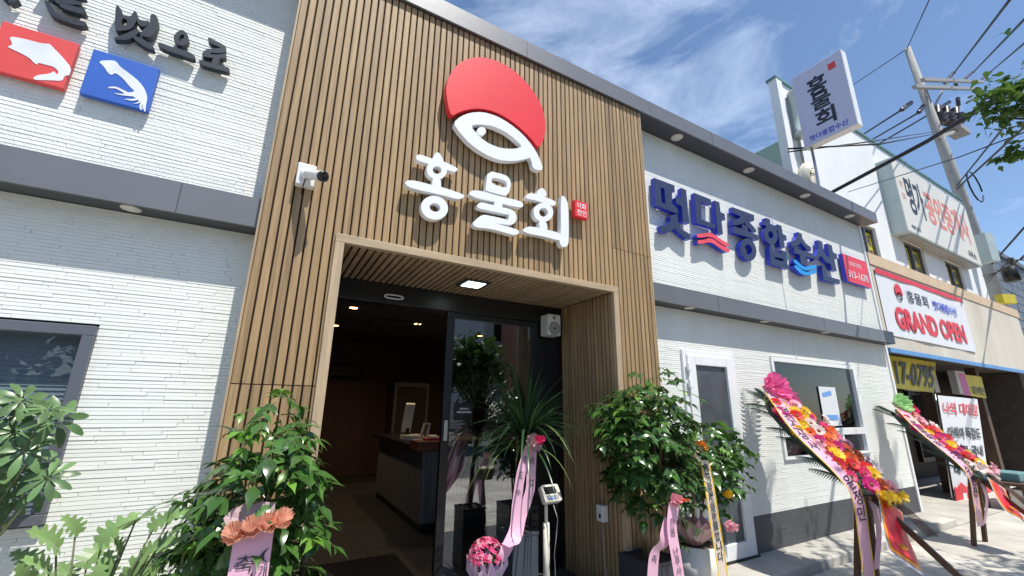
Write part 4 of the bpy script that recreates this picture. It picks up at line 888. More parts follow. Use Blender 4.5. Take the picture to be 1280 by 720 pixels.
leafs_cd = [leaf_me('leaf', .092, .048, d, f, M['leafA'], (.05, .75, 1, .8, .45, .12, 0)) for d, f in ((.25, .25), (.45, .15), (.15, .3))]
leafs_cn = [leaf_me('leaf', .07, .036, .3, .25, M['leafN'], (.05, .75, 1, .8, .45, .12, 0))]
def chinadoll(root, base, ctr, rad, nr, seed, keep=260, nstem=4, taper=.45):
    """bushy glossy-leaved pot plant: stems, arching rachises, drooping leaflets"""
    r = random.Random(seed); items = []; base = V(base); ctr = V(ctr)
    for k in range(nstem):
        a = r.uniform(0, 6.28); e = ctr + V((rad[0]*.35*math.cos(a), rad[1]*.35*math.sin(a), rad[2]*r.uniform(-.1, .5)))
        b0_ = base+V((.03*math.cos(a), .03*math.sin(a), 0)); mid = b0_.lerp(e, .55)+V((r.uniform(-.04, .04), r.uniform(-.04, .04), 0))
        MB().tube([b0_, mid, e], [.014, .011, .006], 7).build('stem', M['trunk'], root)
    st = MB()
    for i in range(nr):
        while True:
            u = V((r.uniform(-1, 1), r.uniform(-1, 1), r.uniform(-1, 1)))
            if .35 < u.length < 1: break
        # lumpy outline
        lump = 1 + .22*math.sin(5*u.x+3*u.z+seed) + .12*math.sin(7*u.z-4*u.y+seed*2)
        tp = 1-taper*max(0, u.z)**1.5-.15*max(0, -u.z); p = ctr + V((u.x*rad[0]*tp, u.y*rad[1]*tp, u.z*rad[2]))*lump*.9
        out = V((u.x, u.y, 0)); out = (out.normalized() if out.length > .05 else V((1, 0, 0)))
        d = (out*r.uniform(.6, 1.1) + V((r.uniform(-.5, .5), r.uniform(-.5, .5), r.uniform(-.15, .6)))).normalized()
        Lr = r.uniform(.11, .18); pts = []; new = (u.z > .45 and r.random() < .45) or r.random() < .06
        for k in range(5): t_ = k/4; pts.append(p + d*(Lr*t_) + V((0, 0, -.07*t_*t_*Lr/.15)))
        st.tube(pts, [.003, .0028, .0025, .002, .0015], 4, cap=False)
        side = d.cross(V((0, 0, 1))).normalized()
        for k in range(1, 5):
            for sg in (-1, 1):
                if r.random() < .12: continue
                ld = (d*.45 + side*sg*r.uniform(.5, 1) + V((0, 0, r.uniform(-.9, -.05)))).normalized()
                up = (V((0, 0, .8)) + out*r.uniform(.2, 1.0) + V((r.uniform(-.4, .4), r.uniform(-.4, .4), 0)))
                items.append((r.choice(leafs_cn if new else leafs_cd), leafM(pts[k], ld, up, r.uniform(.5, 1.2))))
        items.append((r.choice(leafs_cn if new else leafs_cd), leafM(pts[4], d+V((0, 0, -.35)), (0, 0, 1), r.uniform(.9, 1.3))))
    o = st.build('twigs', M['stem'], root, recalc=False); o['kind'] = 'stuff'
    place_leaves(root, items, keep, None)
def ribbon_strip(parent, name, mat, pts, w, wdir, edge=None, n=24, twist=0):
    """band along a smooth curve through pts; returns frames for lettering"""
    P = [V(p) for p in pts]; cur = []
    for i in range(n+1):
        t_ = i/n*(len(P)-1); k = min(int(t_), len(P)-2); u = t_-k
        p0 = P[max(k-1, 0)]; p1 = P[k]; p2 = P[k+1]; p3 = P[min(k+2, len(P)-1)]
        cur.append(.5*((2*p1)+(-p0+p2)*u+(2*p0-5*p1+4*p2-p3)*u*u+(-p0+3*p1-3*p2+p3)*u**3))
    fr = []; wd = V(wdir).normalized()
    for i in range(n+1):
        tg = (cur[min(i+1, n)]-cur[max(i-1, 0)]).normalized(); ws = (wd-tg*wd.dot(tg)).normalized(); fr.append((cur[i], tg, ws))
    def strip(nm, mt, a, b, off):
        m = MB(); vs = []; fs = []
        for c_, tg, ws in fr:
            nn = tg.cross(ws)*off; vs += [c_+ws*a+nn, c_+ws*b+nn]
        for i in range(n): fs.append((2*i, 2*i+1, 2*i+3, 2*i+2))
        return m.add(vs, fs, True).build(nm, mt, parent, recalc=False)
    o = strip(name, mat, -w/2, w/2, 0)
    if edge:
        strip('ribbon_edge', edge, -w/2-.006, -w/2+.008, .0015); strip('ribbon_edge', edge, w/2-.008, w/2+.006, .0015)
    L_ = [0]
    for i in range(n): L_.append(L_[-1]+(cur[i+1]-cur[i]).length)
    return o, fr, L_
def ribbon_text(parent, rib, txt, s0, ch, cw, mat, flip=1, gap=1.12, bold=.02, coff=0):
    _, fr, L_ = rib
    for i, c_ in enumerate(txt):
        m = MB()
        s_ = s0+i*ch*gap
        if c_ == ' ': continue
        for k in range(len(L_)-1):
            if L_[k] <= s_ < L_[k+1]:
                u = (s_-L_[k])/(L_[k+1]-L_[k]); C_ = fr[k][0].lerp(fr[k+1][0], u); tg = fr[k][1].lerp(fr[k+1][1], u).normalized(); ws = fr[k][2].lerp(fr[k+1][2], u).normalized()
                if ws.dot(RT) < 0: ws = -ws
                nn = tg.cross(ws)
                if nn.dot(CAM-C_) < 0: nn = -nn
                text_into(m, c_, C_ - ws*cw/2 + tg*ch/2 + ws*coff, C_ + ws*cw/2 + tg*ch/2 + ws*coff, C_ - ws*cw/2 - tg*ch/2 + ws*coff, nn, bold, lift=.005); m.build('ribbon_character', mat, parent); break
def crumple(parent, name, mat, c, rad, n, seed, axis=(0, 0, 1), petals=9, h=.12):
    """gathered paper or tulle: a ring of pleats flaring from the centre"""
    r = random.Random(seed); az = V(axis).normalized(); ax = az.orthogonal().normalized(); ay = az.cross(ax); m = MB(); c = V(c)
    for l_ in range(n):
        N_ = petals*4; vs = []; fs = []
        for i in range(N_):
            a = 2*math.pi*i/N_; pl = (1 if i % 2 else -1)*.12; rr = rad*(.75+.25*r.random())*(1-.22*l_)
            vs.append(c+az*(.01*l_)+ (ax*math.cos(a)+ay*math.sin(a))*rad*.12); vs.append(c+az*(h*.55*(1+pl)+.03*l_)+(ax*math.cos(a)+ay*math.sin(a))*rr*.62*(1+pl*.4)); vs.append(c+az*(h*(1+pl+.3*r.random())+.03*l_)+(ax*math.cos(a)+ay*math.sin(a))*rr)
        for i in range(N_):
            j = (i+1) % N_; fs += [(3*i, 3*j, 3*j+1, 3*i+1), (3*i+1, 3*j+1, 3*j+2, 3*i+2)]
        m.add(vs, fs)
    return m.build(name, mat, parent, recalc=False)
def pot_square(parent, x0, x1, y0, y1, z0, z1, mat):
    o = MB().bbox(x0, x1, y0, y1, z0, z1-.02, .006).build('pot', mat, parent); t_ = .022
    MB().prism([(x0-.003, y0-.003, z1), (x1+.003, y0-.003, z1), (x1+.003, y1+.003, z1), (x0-.003, y1+.003, z1)], (0, 0, -.0198), [[(x0+t_, y0+t_, z1), (x1-t_, y0+t_, z1), (x1-t_, y1-t_, z1), (x0+t_, y1-t_, z1)]]).build('pot_rim', mat, o)
    MB().box(x0+t_, x1-t_, y0+t_, y1-t_, z1-.0199, z1-.012).build('soil', M['soil'], o); return o
def pot_round(parent, c, r0, r1, h, mat):
    o = MB().lathe([(r0, 0), (r1, h), (r1*.92, h), (r1*.88, h-.03)], c, 28).build('pot', mat, parent); MB().lathe([(r1*.87, h-.05), (r1*.87, h-.028)], c, 24).build('soil', M['soil'], o); return o

# --- left plant with the pink wrap, beside the entrance
c0 = atY(328, 615, -.42); PL = thing('ribboned_plant', (c0.x+.02, -.42, G), 'glossy leafy pot plant with a pink ribbon left of the entrance', 'plant', 'gift plants by the entrance')
pot_square(PL, c0.x-.16, c0.x+.18, -.58, -.26, G, .42, M['darkpot'])
chinadoll(PL, (c0.x+.02, -.42, .42), (c0.x, -.40, .99), (.22, .22, .58), 230, 11, 300)
MB().tube([(c0.x+.22, -.36, .42), (c0.x+.235, -.37, .8), (c0.x+.22, -.36, 1.15)], [.017, .015, .011], 8).build('trunk', M['trunk'], PL)
rc = atY(318, 668, -.74); rb = ribbon_strip(PL, 'ribbon', M['ribbon'], [rc+V((.0, .03, .02)), rc+V((0, -.01, -.12)), rc+V((.005, -.015, -.45)), rc+V((0, 0, -.9))], .145, (1, 0, 0))
ribbon_text(PL, rb, '축시작', .13, .06, .07, M['ink'], bold=.0, coff=-.02); ribbon_text(PL, rb, '(개업', .11, .05, .03, M['ink'], bold=.0, coff=.05)
[crumple(PL, 'tulle_bow', M['peach'], rc+V((dx_, .0-abs(dx_)*.2, .005+dz_)), .05, 2, 5+k_, (dx_*6, -.55, .8), 9, .04) for k_, (dx_, dz_) in enumerate(((-.06, -.02), (-.015, -.01), (.035, .005), (.075, .02)))]; crumple(PL, 'tulle_bow', M['wrap_p'], rc+V((-.02, .06, .01)), .11, 1, 6, (-.1, -.5, 1), 5, .05)

# --- umbrella plant at the left edge
US = thing('umbrella_plant', (-1.2, -.15, G), 'umbrella plant with palmate leaves at the left edge before the window', 'plant')
lfS = [leaf_me('leaf', .10, .036, d, .2, M['leafS'], (.08, .45, .8, 1, .85, .3)) for d in (.2, .4)]
r = random.Random(5); st = MB(); items = []
heads = [(45, 505), (14, 518), (62, 512), (40, 545), (8, 555), (60, 580), (25, 590), (12, 620), (45, 610), (30, 565), (-20, 540), (-25, 590), (-15, 630), (-40, 560), (18, 480+60), (-8, 600), (72, 525), (28, 500), (60, 598)]
for px, py in heads:
    c_ = atY(px, py, r.uniform(-.35, .0)); ax = (V((.35, -.75, .75))+V((r.uniform(-.5, .5), r.uniform(-.4, .4), r.uniform(-.3, .3)))).normalized()
    st.tube([V((-1.15, -.15, .3)), V((-1.15, -.15, .3)).lerp(c_, .6)+V((0, 0, .05)), c_], [.008, .006, .003], 5, cap=False)
    e1 = ax.orthogonal().normalized(); e2 = ax.cross(e1); n_ = r.choice((8, 9)); ph_ = r.random()*6; sc = r.uniform(.75, 1.1)
    for k in range(n_):
        a = ph_+2*math.pi*k/n_; d = e1*math.cos(a)+e2*math.sin(a)+ax*.1; items.append((r.choice(lfS), leafM(c_+d*.012, d, ax, sc)))
o = st.build('stems', M['stem'], US); o['kind'] = 'stuff'; place_leaves(US, items, 300, None)
MB().tube([(-1.15, -.15, .1), (-1.15, -.15, .5)], .014, 8).build('stem', M['trunk'], US); pot_round(US, (-1.15, -.15, G), .14, .18, .28, M['darkpot'])

# --- low lobed-leaf plant under the wall
XP = thing('lobed_leaf_plant', (-.55, -.2, G), 'low plant with deeply lobed pale green leaves against the white wall', 'plant')
def lobed_me(Lg, W, droop):
    half = [(0, .02), (-.05, .14), (.02, .30), (.10, .22), (.15, .16), (.15, .36), (.25, .44), (.30, .26), (.34, .17), (.39, .37), (.49, .40), (.51, .24), (.54, .15), (.62, .30), (.70, .30), (.70, .16), (.74, .10), (.83, .19), (.90, .15), (.90, .06), (1, 0)]
    vs = []; fs = []
    for sg in (1, -1):
        b = len(vs)
        for (x_, y_) in half:
            x_ = x_*Lg; y_ = y_*W; xm = min(max(x_, 0), Lg); vs.append((x_, sg*y_, -droop*Lg*(xm/Lg)**2 + .22*y_)); vs.append((xm, 0, -droop*Lg*(xm/Lg)**2))
        for k_ in range(len(half)-1): fs.append((b+2*k_, b+2*k_+2, b+2*k_+3, b+2*k_+1) if sg < 0 else (b+2*k_+1, b+2*k_+3, b+2*k_+2, b+2*k_))
    me = bpy.data.meshes.new('leaf'); me.from_pydata(vs, [], fs); me.materials.append(M['leafX'])
    me.update(); return me
lx = [lobed_me(.22, .20, .25), lobed_me(.22, .20, .5)]
r = random.Random(9); cb_ = V((-.55, -.25, .18)); k = 0
tips = [(95, 660), (130, 672), (70, 680), (170, 650), (195, 655), (215, 645), (150, 690), (110, 700), (60, 712), (180, 690), (200, 680), (85, 718), (135, 712), (165, 715), (40, 700), (225, 700), (190, 712), (120, 725), (60, 735), (210, 735), (90, 745), (240, 722), (150, 740), (180, 750), (30, 725)]
for px, py in tips:
    c_ = atY(px, py, r.uniform(-.45, -.02)); st_ = MB().tube([cb_, cb_.lerp(c_, .55)+V((0, 0, .06)), c_], [.006, .005, .0035], 5); st_.build('leaf_stalk', M['stem'], XP)
    d = (c_-cb_); d.z *= .25; d = d.normalized()*.8+V((r.uniform(-.5, .5), -.35, r.uniform(-.05, .45))); inst('leaf', lx[k % 2], leafM(c_-d.normalized()*.03, d, (r.uniform(-.3, .3), -.9, 1), r.uniform(.5, .85)), XP); k += 1
MB().tube([(-.55, -.25, G), (-.55, -.25, .22)], .02, 8).build('stem', M['stem'], XP); pot_round(XP, (-.55, -.25, G), .13, .17, .25, M['darkpot'])

# --- spiky plant in the square slate planter
sy = .42; pc = atY(657, 700, sy); SP = thing('spiky_plant', (pc.x, sy, 0), 'spiky long leaved plant in a slate grey square planter by the glass door', 'plant', 'gift plants by the entrance')
pl0 = atY(641, 667, sy-.12).x; pl1 = atY(673, 668, sy-.12).x; pzt = atY(657, 667, sy-.12).z
pot_square(SP, pl0, pl1, sy-.12, sy-.12+(pl1-pl0), 0, pzt, M['bluemetal'])
ccx = (pl0+pl1)/2; ccy = sy-.12+(pl1-pl0)/2; cr = V((atY(656, 555, ccy).x, ccy, atY(650, 555, ccy).z)); MB().tube([(ccx, ccy, pzt-.02), (ccx+.01, ccy, (pzt+cr.z)/2), cr], [.025, .022, .02], 10).build('trunk', M['trunk'], SP)
r = random.Random(21)
def blade(L_, w, bend, mat):
    n = 9; vs = []; fs = []
    for i in range(n+1):
        t_ = i/n; x_ = L_*(t_-.25*bend*t_**3); z_ = -L_*bend*.75*t_**2.3; h = w/2*min(1, t_*6+.4)*(1-t_**3)
        vs += [(x_, -h, z_+h*.5), (x_, 0, z_), (x_, h, z_+h*.5)]
    for i in range(n): a = 3*i; fs += [(a, a+3, a+4, a+1), (a+1, a+4, a+5, a+2)]
    me = bpy.data.meshes.new('leaf'); me.from_pydata(vs, [], fs); me.materials.append(mat)
    for p in me.polygons: p.use_smooth = True
    me.update(); return me
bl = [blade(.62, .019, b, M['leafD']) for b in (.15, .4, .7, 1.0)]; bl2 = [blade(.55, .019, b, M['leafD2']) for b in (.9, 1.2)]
for k in range(180):
    az = r.uniform(0, 6.283); el = r.uniform(.0, 1.5); d = V((math.cos(az)*math.cos(el), math.sin(az)*math.cos(el), math.sin(el)))
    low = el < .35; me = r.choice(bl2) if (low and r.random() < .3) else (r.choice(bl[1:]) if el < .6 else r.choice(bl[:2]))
    inst('leaf', me, leafM(cr+V((0, 0, r.uniform(-.06, .16)))+d*.015, d, (0, 0, 1) if el < 1.3 else (1, 0, 0), r.uniform(.75, 1.25)), SP)
k0 = atY(662, 560, sy-.2)
rb = ribbon_strip(SP, 'ribbon', M['ribbon'], [k0, atY(652, 590, sy-.24), atY(646, 630, sy-.26), atY(643, 662, sy-.3), atY(632, 688, sy-.36), atY(626, 700, sy-.36)], .085, (1, 0, .05)); ribbon_text(SP, rb, '전도수', .10, .05, .042, M['ink'], gap=2.6, bold=.0)
rb = ribbon_strip(SP, 'ribbon', M['ribbon'], [k0+V((.03, 0, 0)), atY(664, 590, sy-.23), atY(662, 615, sy-.24), atY(652, 645, sy-.27), atY(645, 672, sy-.33), atY(632, 682, sy-.38)], .085, (1, 0, .05)); ribbon_text(SP, rb, '祝업', .10, .055, .045, M['ink'], gap=3.0, bold=.0)
crumple(SP, 'bow', M['wrap_p'], k0+V((0, -.01, .03)), .085, 2, 3, (.1, -1, .3), 6, .05); crumple(SP, 'bow_rose', M['fl_hot'], k0+V((.02, -.07, .06)), .045, 3, 4, (.2, -1, .3), 4, .03)

# --- small pink flowering pot
kp = atY(611, 690, .12); KZ = .12; KP = thing('flowering_pot', (kp.x, .16, 0), 'small pink flowering pot in lilac wrapping before the glass door', 'plant')
r = random.Random(31); crumple(KP, 'wrapping', M['lilac'], (kp.x, .16, .08+KZ), .17, 2, 8, (0, 0, 1), 8, .20); MB().lathe([(.07, 0), (.10, .16+KZ), (.09, .16+KZ), (.08, .14+KZ)], (kp.x, .16, .001), 20).build('pot', M['lilac'], KP)
def smallflower(mat):
    vs = [(0, 0, .004)]; fs = []
    for k in range(4):
        a = k*math.pi/2
        vs += [(.011*math.cos(a-.5), .011*math.sin(a-.5), .002), (.018*math.cos(a), .018*math.sin(a), .003), (.011*math.cos(a+.5), .011*math.sin(a+.5), .002)]; b = 1+3*k; fs += [(0, b, b+1, b+2)]
    me = bpy.data.meshes.new('blossom'); me.from_pydata(vs, [], fs); me.materials.append(mat); me.update(); return me
bf = [smallflower(M['fl_hot']), smallflower(M['fl_pale']), smallflower(M['fl_hot'])]
for k in range(230):
    u = V((r.gauss(0, 1), r.gauss(0, 1), abs(r.gauss(0, 1))*.9)).normalized(); p = V((kp.x, .16, .33+KZ))+V((u.x*.13, u.y*.12, u.z*.14)); inst('blossom', r.choice(bf), frame(p, u+V((r.uniform(-.4, .4), r.uniform(-.4, .4), .2)), (1, 0, 0)) @ Matrix.Scale(r.uniform(.8, 1.25), 4), KP)
m = MB(); me_ = leaf_me('leaf', .07, .045, .2, .1, M['leafA'])
for k in range(60):
    a = r.uniform(0, 6.28); merge_into(m, me_, leafM((kp.x+.04*math.cos(a), .16+.04*math.sin(a), r.uniform(.22, .33)+KZ), (math.cos(a), math.sin(a), r.uniform(-.2, .6)), (0, 0, 1), r.uniform(.8, 1.3)))
o = m.build('foliage', M['leafA'], KP, recalc=False); o['kind'] = 'stuff'

# --- platform scale
sy = .30; q = atY(683, 700, sy); SCL = thing('platform_scale', (q.x+.25, sy, 0), 'white digital platform scale standing against the slatted entrance side', 'scale')
hx = q.x; hz = atY(688, 617, sy).z
MB().bbox(hx-.03, hx+.46, sy-.28, sy+.16, .05, .085, .008).build('platform', M['steel'], SCL)
for dx in (.02, .41):
    for dy in (-.24, .12): MB().lathe([(.02, 0), (.018, .049)], (hx+dx, sy+dy, .001), 12).build('foot', M['black'], SCL)
MB().tube([(hx, sy, .03), (hx, sy, hz-.22)], .028, 12).build('wrapped_pole', M['cream'], SCL); MB().tube([(hx, sy, hz-.22), (hx, sy, hz-.06)], .015, 12).build('pole', M['cream'], SCL)
ux, uz = V((1, .15, -.02)).normalized(), V((0, .55, .85)).normalized(); un = ux.cross(uz)
hc = V((hx+.03, sy-.02, hz)); hd_ = MB(); bm = bmesh.new(); bmesh.ops.create_cube(bm, size=1); bmesh.ops.bevel(bm, geom=bm.edges[:], offset=.12, segments=3, profile=.5, affect='EDGES')
hM = Matrix(((ux.x*.20, un.x*.06, uz.x*.145, hc.x), (ux.y*.20, un.y*.06, uz.y*.145, hc.y), (ux.z*.20, un.z*.06, uz.z*.145, hc.z), (0, 0, 0, 1)))
nf = un if un.dot(CAM-hc) > 0 else -un
hh = hd_.bm(bm, hM).build('display_head', M['cream'], SCL, smooth=True)
MB().obox(hc+nf*.031+uz*.022-ux*.018, ux*.065, uz*.03, nf*.002).build('screen', M['lcd'], hh); MB().obox(hc+nf*.031-uz*.038-ux*.01, ux*.07, uz*.018, nf*.0015).build('keypad', M['insul_g'], hh)
for k in range(3): MB().obox(hc+nf*.0345-uz*.045+ux*(-.05+k*.03), ux*.009, uz*.007, nf*.001).build('key', M['keyblue'], hh)
MB().tube([hc-uz*.07, hc-uz*.1+V((.03, -.01, -.1)), V((hx+.06, sy-.03, .35)), V((hx+.08, sy-.02, .09))], .004, 6).build('cable', M['insul_g'], SCL)

# --- right pair of plants
cA = atY(835, 570, -.22); PR = thing('ribboned_plant', (cA.x-.05, -.2, 0), 'tall bushy pot plant with a pink rose ribbon right of the entrance', 'plant', 'gift plants by the entrance')
zt = atY(810, 462, -.2).z; x0 = atY(760, 560, -.2).x; x1 = atY(870, 560, -.2).x
pot_square(PR, (x0+x1)/2-.30, (x0+x1)/2+.06, -.34, .0, 0, .38, M['darkpot'])
chinadoll(PR, ((x0+x1)/2-.12, -.17, .38), ((x0+x1)/2-.06, -.18, (zt+.62)/2), ((x1-x0)/2*.86, .30, (zt-.58)/2), 400, 41, 300, 5, .3)
rz = atY(842, 626, -.62); crumple(PR, 'ribbon_rose', M['fl_orange'], rz+V((.01, -.01, 0)), .026, 4, 14, (.1, -1, .25), 4, .02); crumple(PR, 'rose_wrap', M['fl_pale'], rz+V((0, .02, 0)), .05, 3, 15, (0, -1, .3), 6, .03)
rb = ribbon_strip(PR, 'ribbon', M['ribbon'], [rz+V((0, .0, -.03)), atY(840, 660, -.64), atY(846, 700, -.66), atY(854, 750, -.66)], .10, (1, 0, 0)); ribbon_text(PR, rb, '한봄 난쿠사 신세', .12, .052, .05, M['ink'], bold=-.0, gap=1.15)
rb = ribbon_strip(PR, 'ribbon', M['ribbon'], [rz+V((-.02, .03, -.14)), atY(830, 676, -.62), atY(818, 695, -.6), atY(815, 745, -.6)], .10, (1, 0, .2)); ribbon_text(PR, rb, '축', .30, .05, .05, M['ink'], bold=0)
cB = atY(885, 590, .0); P2 = thing('ribboned_plant', (cB.x, 0, 0), 'leafy plant in a round white pot with a pale lettered ribbon beside the white door', 'plant', 'gift plants by the entrance')
x0 = atY(846, 600, -.02).x; x1 = atY(925, 600, -.02).x; zt = atY(885, 516, 0).z; mx = (x0+x1)/2
pw = atY(872, 715, -.1).x; pr1 = (atY(895, 700, -.1).x-atY(850, 700, -.1).x)/2; ph_ = atY(872, 692, -.1-pr1).z
pot_round(P2, (pw, -.1, 0), pr1*.85, pr1, ph_, M['whiteplastic']); crumple(P2, 'wrapping', M['wrap_p'], (pw, -.1, ph_-.04), pr1*1.0, 2, 22, (0, 0, 1), 8, .16)
chinadoll(P2, (pw, -.1, ph_-.03), (mx, -.02, (zt+.62)/2), ((x1-x0)/2, .22, (zt-.62)/2), 200, 47, 300, 4, .3)
rb = ribbon_strip(P2, 'ribbon', M['ribbon2'], [atY(880, 575, -.38), atY(887, 610, -.42), atY(893, 650, -.42), atY(901, 700, -.42), atY(906, 740, -.42)], .115, (1, 0, 0), M['fl_yellow']); ribbon_text(P2, rb, '無窮發展을祈願합니다', .06, .072, .066, M['ink'], gap=1.06, bold=.01)
crumple(P2, 'bow', M['banner_or'], atY(871, 562, -.30), .065, 2, 24, (0, -1, .6), 5, .05); crumple(P2, 'bow', M['fl_yellow'], atY(903, 618, -.25), .04, 2, 25, (.3, -1, .2), 4, .05); crumple(P2, 'bow', M['fl_pale'], atY(904, 655, -.30), .06, 3, 26, (.3, -1, -.1), 5, .05)

# ------------------------------------------------------------------ flower sprays on easels
def gerbera(mat, np=14, rad=.052, cup=.012):
    vs = []; fs = []; mi = []
    for k in range(12): a = 2*math.pi*k/12; vs.append((rad*.72*math.cos(a), rad*.72*math.sin(a), -.001))
    fs.append(tuple(range(12))); mi.append(0)
    for layer, (rr, z_, off) in enumerate(((rad, 0, 0), (rad*.74, cup*.7, .5))):
        for k in range(np):
            a = 2*math.pi*(k+off)/np; w = math.pi/np*1.12; b = len(vs)
            vs += [(rr*.2*math.cos(a), rr*.2*math.sin(a), z_), (rr*.75*math.cos(a-w), rr*.75*math.sin(a-w), z_+cup*.8), (rr*math.cos(a), rr*math.sin(a), z_+cup*(.6 if layer == 0 else 1.3)), (rr*.75*math.cos(a+w), rr*.75*math.sin(a+w), z_+cup*.8)]; fs.append((b, b+1, b+2, b+3)); mi.append(0)
    b = len(vs); n = 8
    for k in range(n): a = 2*math.pi*k/n; vs.append((rad*.24*math.cos(a), rad*.24*math.sin(a), cup*.9))
    vs.append((0, 0, cup*1.6))
    for k in range(n): fs.append((b+k, b+(k+1) % n, b+n)); mi.append(1)
    me = bpy.data.meshes.new('flower'); me.from_pydata(vs, [], fs); me.materials.append(mat); me.materials.append(M['fl_c'] if mat.name != 'petal_yellow' else M['fl_yellow'])
    for p, i in zip(me.polygons, mi): p.material_index = i
    me.update(); return me
GB = {k: gerbera(M['fl_'+k]) for k in ('yellow', 'hot', 'pale', 'red', 'orange', 'mag', 'purple', 'cream')}
def lily(mat):
    vs = []; fs = []
    for k in range(6):
        a = k*math.pi/3; b = len(vs)
        for t_, w, z_ in ((.08, .006, 0), (.35, .016, .03), (.7, .014, .045), (1, .001, .035)):
            c_, s_ = math.cos(a), math.sin(a); rr = .06*t_; vs += [(rr*c_-w*s_, rr*s_+w*c_, z_), (rr*c_+w*s_, rr*s_-w*c_, z_)]
        for i in range(3): fs.append((b+2*i, b+2*i+2, b+2*i+3, b+2*i+1))
    me = bpy.data.meshes.new('flower'); me.from_pydata(vs, [], fs); me.materials.append(mat); me.update(); return me
LY_ = [lily(M['fl_pale']), lily(M['fl_cream']), lily(M['fl_yellow'])]
def palm_me(L_=.62, w=.16, n=17):
    vs = []; fs = []
    for i in range(n):
        t_ = .12+.86*i/(n-1); x_ = L_*t_; z_ = -.12*L_*t_*t_; lw = w*math.sin(math.pi*min(1, .15+.8*t_))**.7; h = L_/n*.30
        for sg in (-1, 1):
            b = len(vs); vs += [(x_-h, 0, z_), (x_+h, 0, z_), (x_+lw*.45+h*.4, sg*lw, z_-.02), (x_+lw*.2, sg*lw*.55, z_+.004)]; fs += [(b, b+1, b+2, b+3)]
    for sg in (0,):
        b = len(vs); vs += [(0, -.006, 0), (0, .006, 0), (L_, .001, -.12*L_), (L_*.5, .004, -.03*L_), (L_*.5, -.004, -.03*L_)]; fs += [(b, b+4, b+3, b+1), (b+4, b+2, b+3)]
    me = bpy.data.meshes.new('palm_leaf'); me.from_pydata(vs, [], fs); me.materials.append(M['palm']); me.update(); return me
PALM = palm_me()
def spray(T, Bt, half, seed, label, rtxt, rend, palette, bow, banner, yellow_tail=True):
    """a leaning oval flower spray: T top (near the wall), Bt lower end of the flowers"""
    r = random.Random(seed); T = V(T); Bt = V(Bt); ax = (T-Bt); Ls = ax.length; a = ax.normalized(); c = V((1, 0, 0)); c = (c-a*c.dot(a)).normalized(); n = c.cross(a)
    if n.z < 0: n = -n
    foot = Bt - a*((Bt.z-G)/a.z)*1.0
    root = thing('flower_spray', (foot.x, foot.y, G), label, 'flower spray', 'flower sprays on easels')
    # easel: spine along the board, two rear legs, crossbar
    MB().beam(T-n*.06, foot-n*.04, .045, .03, c).build('easel_leg', M['bright'], root)
    for s_, dy in ((-.17, .42), (.16, .40)):
        h = Bt+a*.10-n*.06; MB().beam(h+c*s_*.4, V((h.x+s_*1.2-.02, h.y+dy*.25, G)), .045, .03, c).build('easel_leg', M['bright'], root)
    MB().beam(Bt-n*.05-c*.2, Bt-n*.05+c*.2, .05, .035).build('easel_bar', M['bright'], root)
    prof = lambda s_: half*(.42+.72*math.sin(math.pi*min(1, .08+s_*.85))**.8)*(1 if s_ < .9 else 1-.5*(s_-.9)/.1)
    # foam backing
    L0 = []; R0 = []
    for k in range(13): s_ = k/12; p = Bt+a*(Ls*s_*.93)-n*.015; L0.append(p-c*prof(s_)*.8); R0.append(p+c*prof(s_)*.8)
    MB().prism(R0+L0[::-1], -n*.035).build('foam_backing', M['palm'], root)
    # palm fans behind
    for k in range(6):
        s_ = .06+.15*k
        for sg in (-1, 1):
            d = (c*sg*r.uniform(.55, .8)+a*r.uniform(.2, 1)-n*.12); inst('palm_leaf', PALM, leafM(Bt+a*(Ls*s_)+c*sg*prof(s_)*.35-n*.03, d, n+V((0, 0, .2)), r.uniform(.5, .68)), root)
    for k in range(5): inst('palm_leaf', PALM, leafM(T-a*.22-n*.03, a+c*r.uniform(-.8, .5), n, r.uniform(.5, .75)), root)
    for k in range(4): inst('palm_leaf', PALM, leafM(Bt-n*.02, -a+c*r.uniform(-.7, .7)+V((0, 0, -.2)), n, r.uniform(.35, .5)), root)
    # flowers in rows
    step = .132; s_ = .02; row = 0
    while s_ < .86:
        w = prof(s_); nn = max(1, int(2*w/step)); 
        for j in range(nn):
            t_ = (-w+(j+.5)*2*w/nn)+(r.uniform(-.2, .2)*step)
            p = Bt+a*(Ls*s_+r.uniform(-.025, .025))+c*t_+n*(.035+.05*(1-(t_/w)**2)+r.uniform(-.012, .02))
            nd = n*.7+c*((t_/w)*.45-.25)+V((r.uniform(-.25, .25), -.5+r.uniform(-.25, .25), r.uniform(-.25, .25)))
            col = r.choices(list(palette.keys()), list(palette.values()))[0]
            if r.random() < .06: me = r.choice(LY_[:2]); sc = r.uniform(1.3, 1.7)
            else: me = GB[col]; sc = r.uniform(1.15, 1.75)
            inst('flower', me, frame(p, nd, (r.uniform(-1, 1), r.uniform(-1, 1), 0)) @ Matrix.Scale(sc, 4), root)
        s_ += step*.80/Ls; row += 1
    if yellow_tail:
        for k in range(12):
            p = Bt-a*r.uniform(-.02, .13)+c*(-.17+.032*k)+n*r.uniform(.03, .09); inst('flower', r.choice((LY_[2], GB['yellow'], GB['yellow'])), frame(p, n+V((r.uniform(-.4, .4), -.6, r.uniform(-.5, .1))), (1, 0, 0)) @ Matrix.Scale(r.uniform(.9, 1.35), 4), root)
    # filler leaves between the flowers
    m = MB(); me_ = leaf_me('leaf', .07, .02, .2, .1, M['leafX'])
    for k in range(150):
        s_ = r.random()*.9; w = prof(s_); t_ = r.uniform(-1, 1)*w; merge_into(m, me_, leafM(Bt+a*(Ls*s_)+c*t_+n*.03, n*.9+c*r.uniform(-1, 1)+a*r.uniform(-1, 1), a, r.uniform(.8, 1.5)))
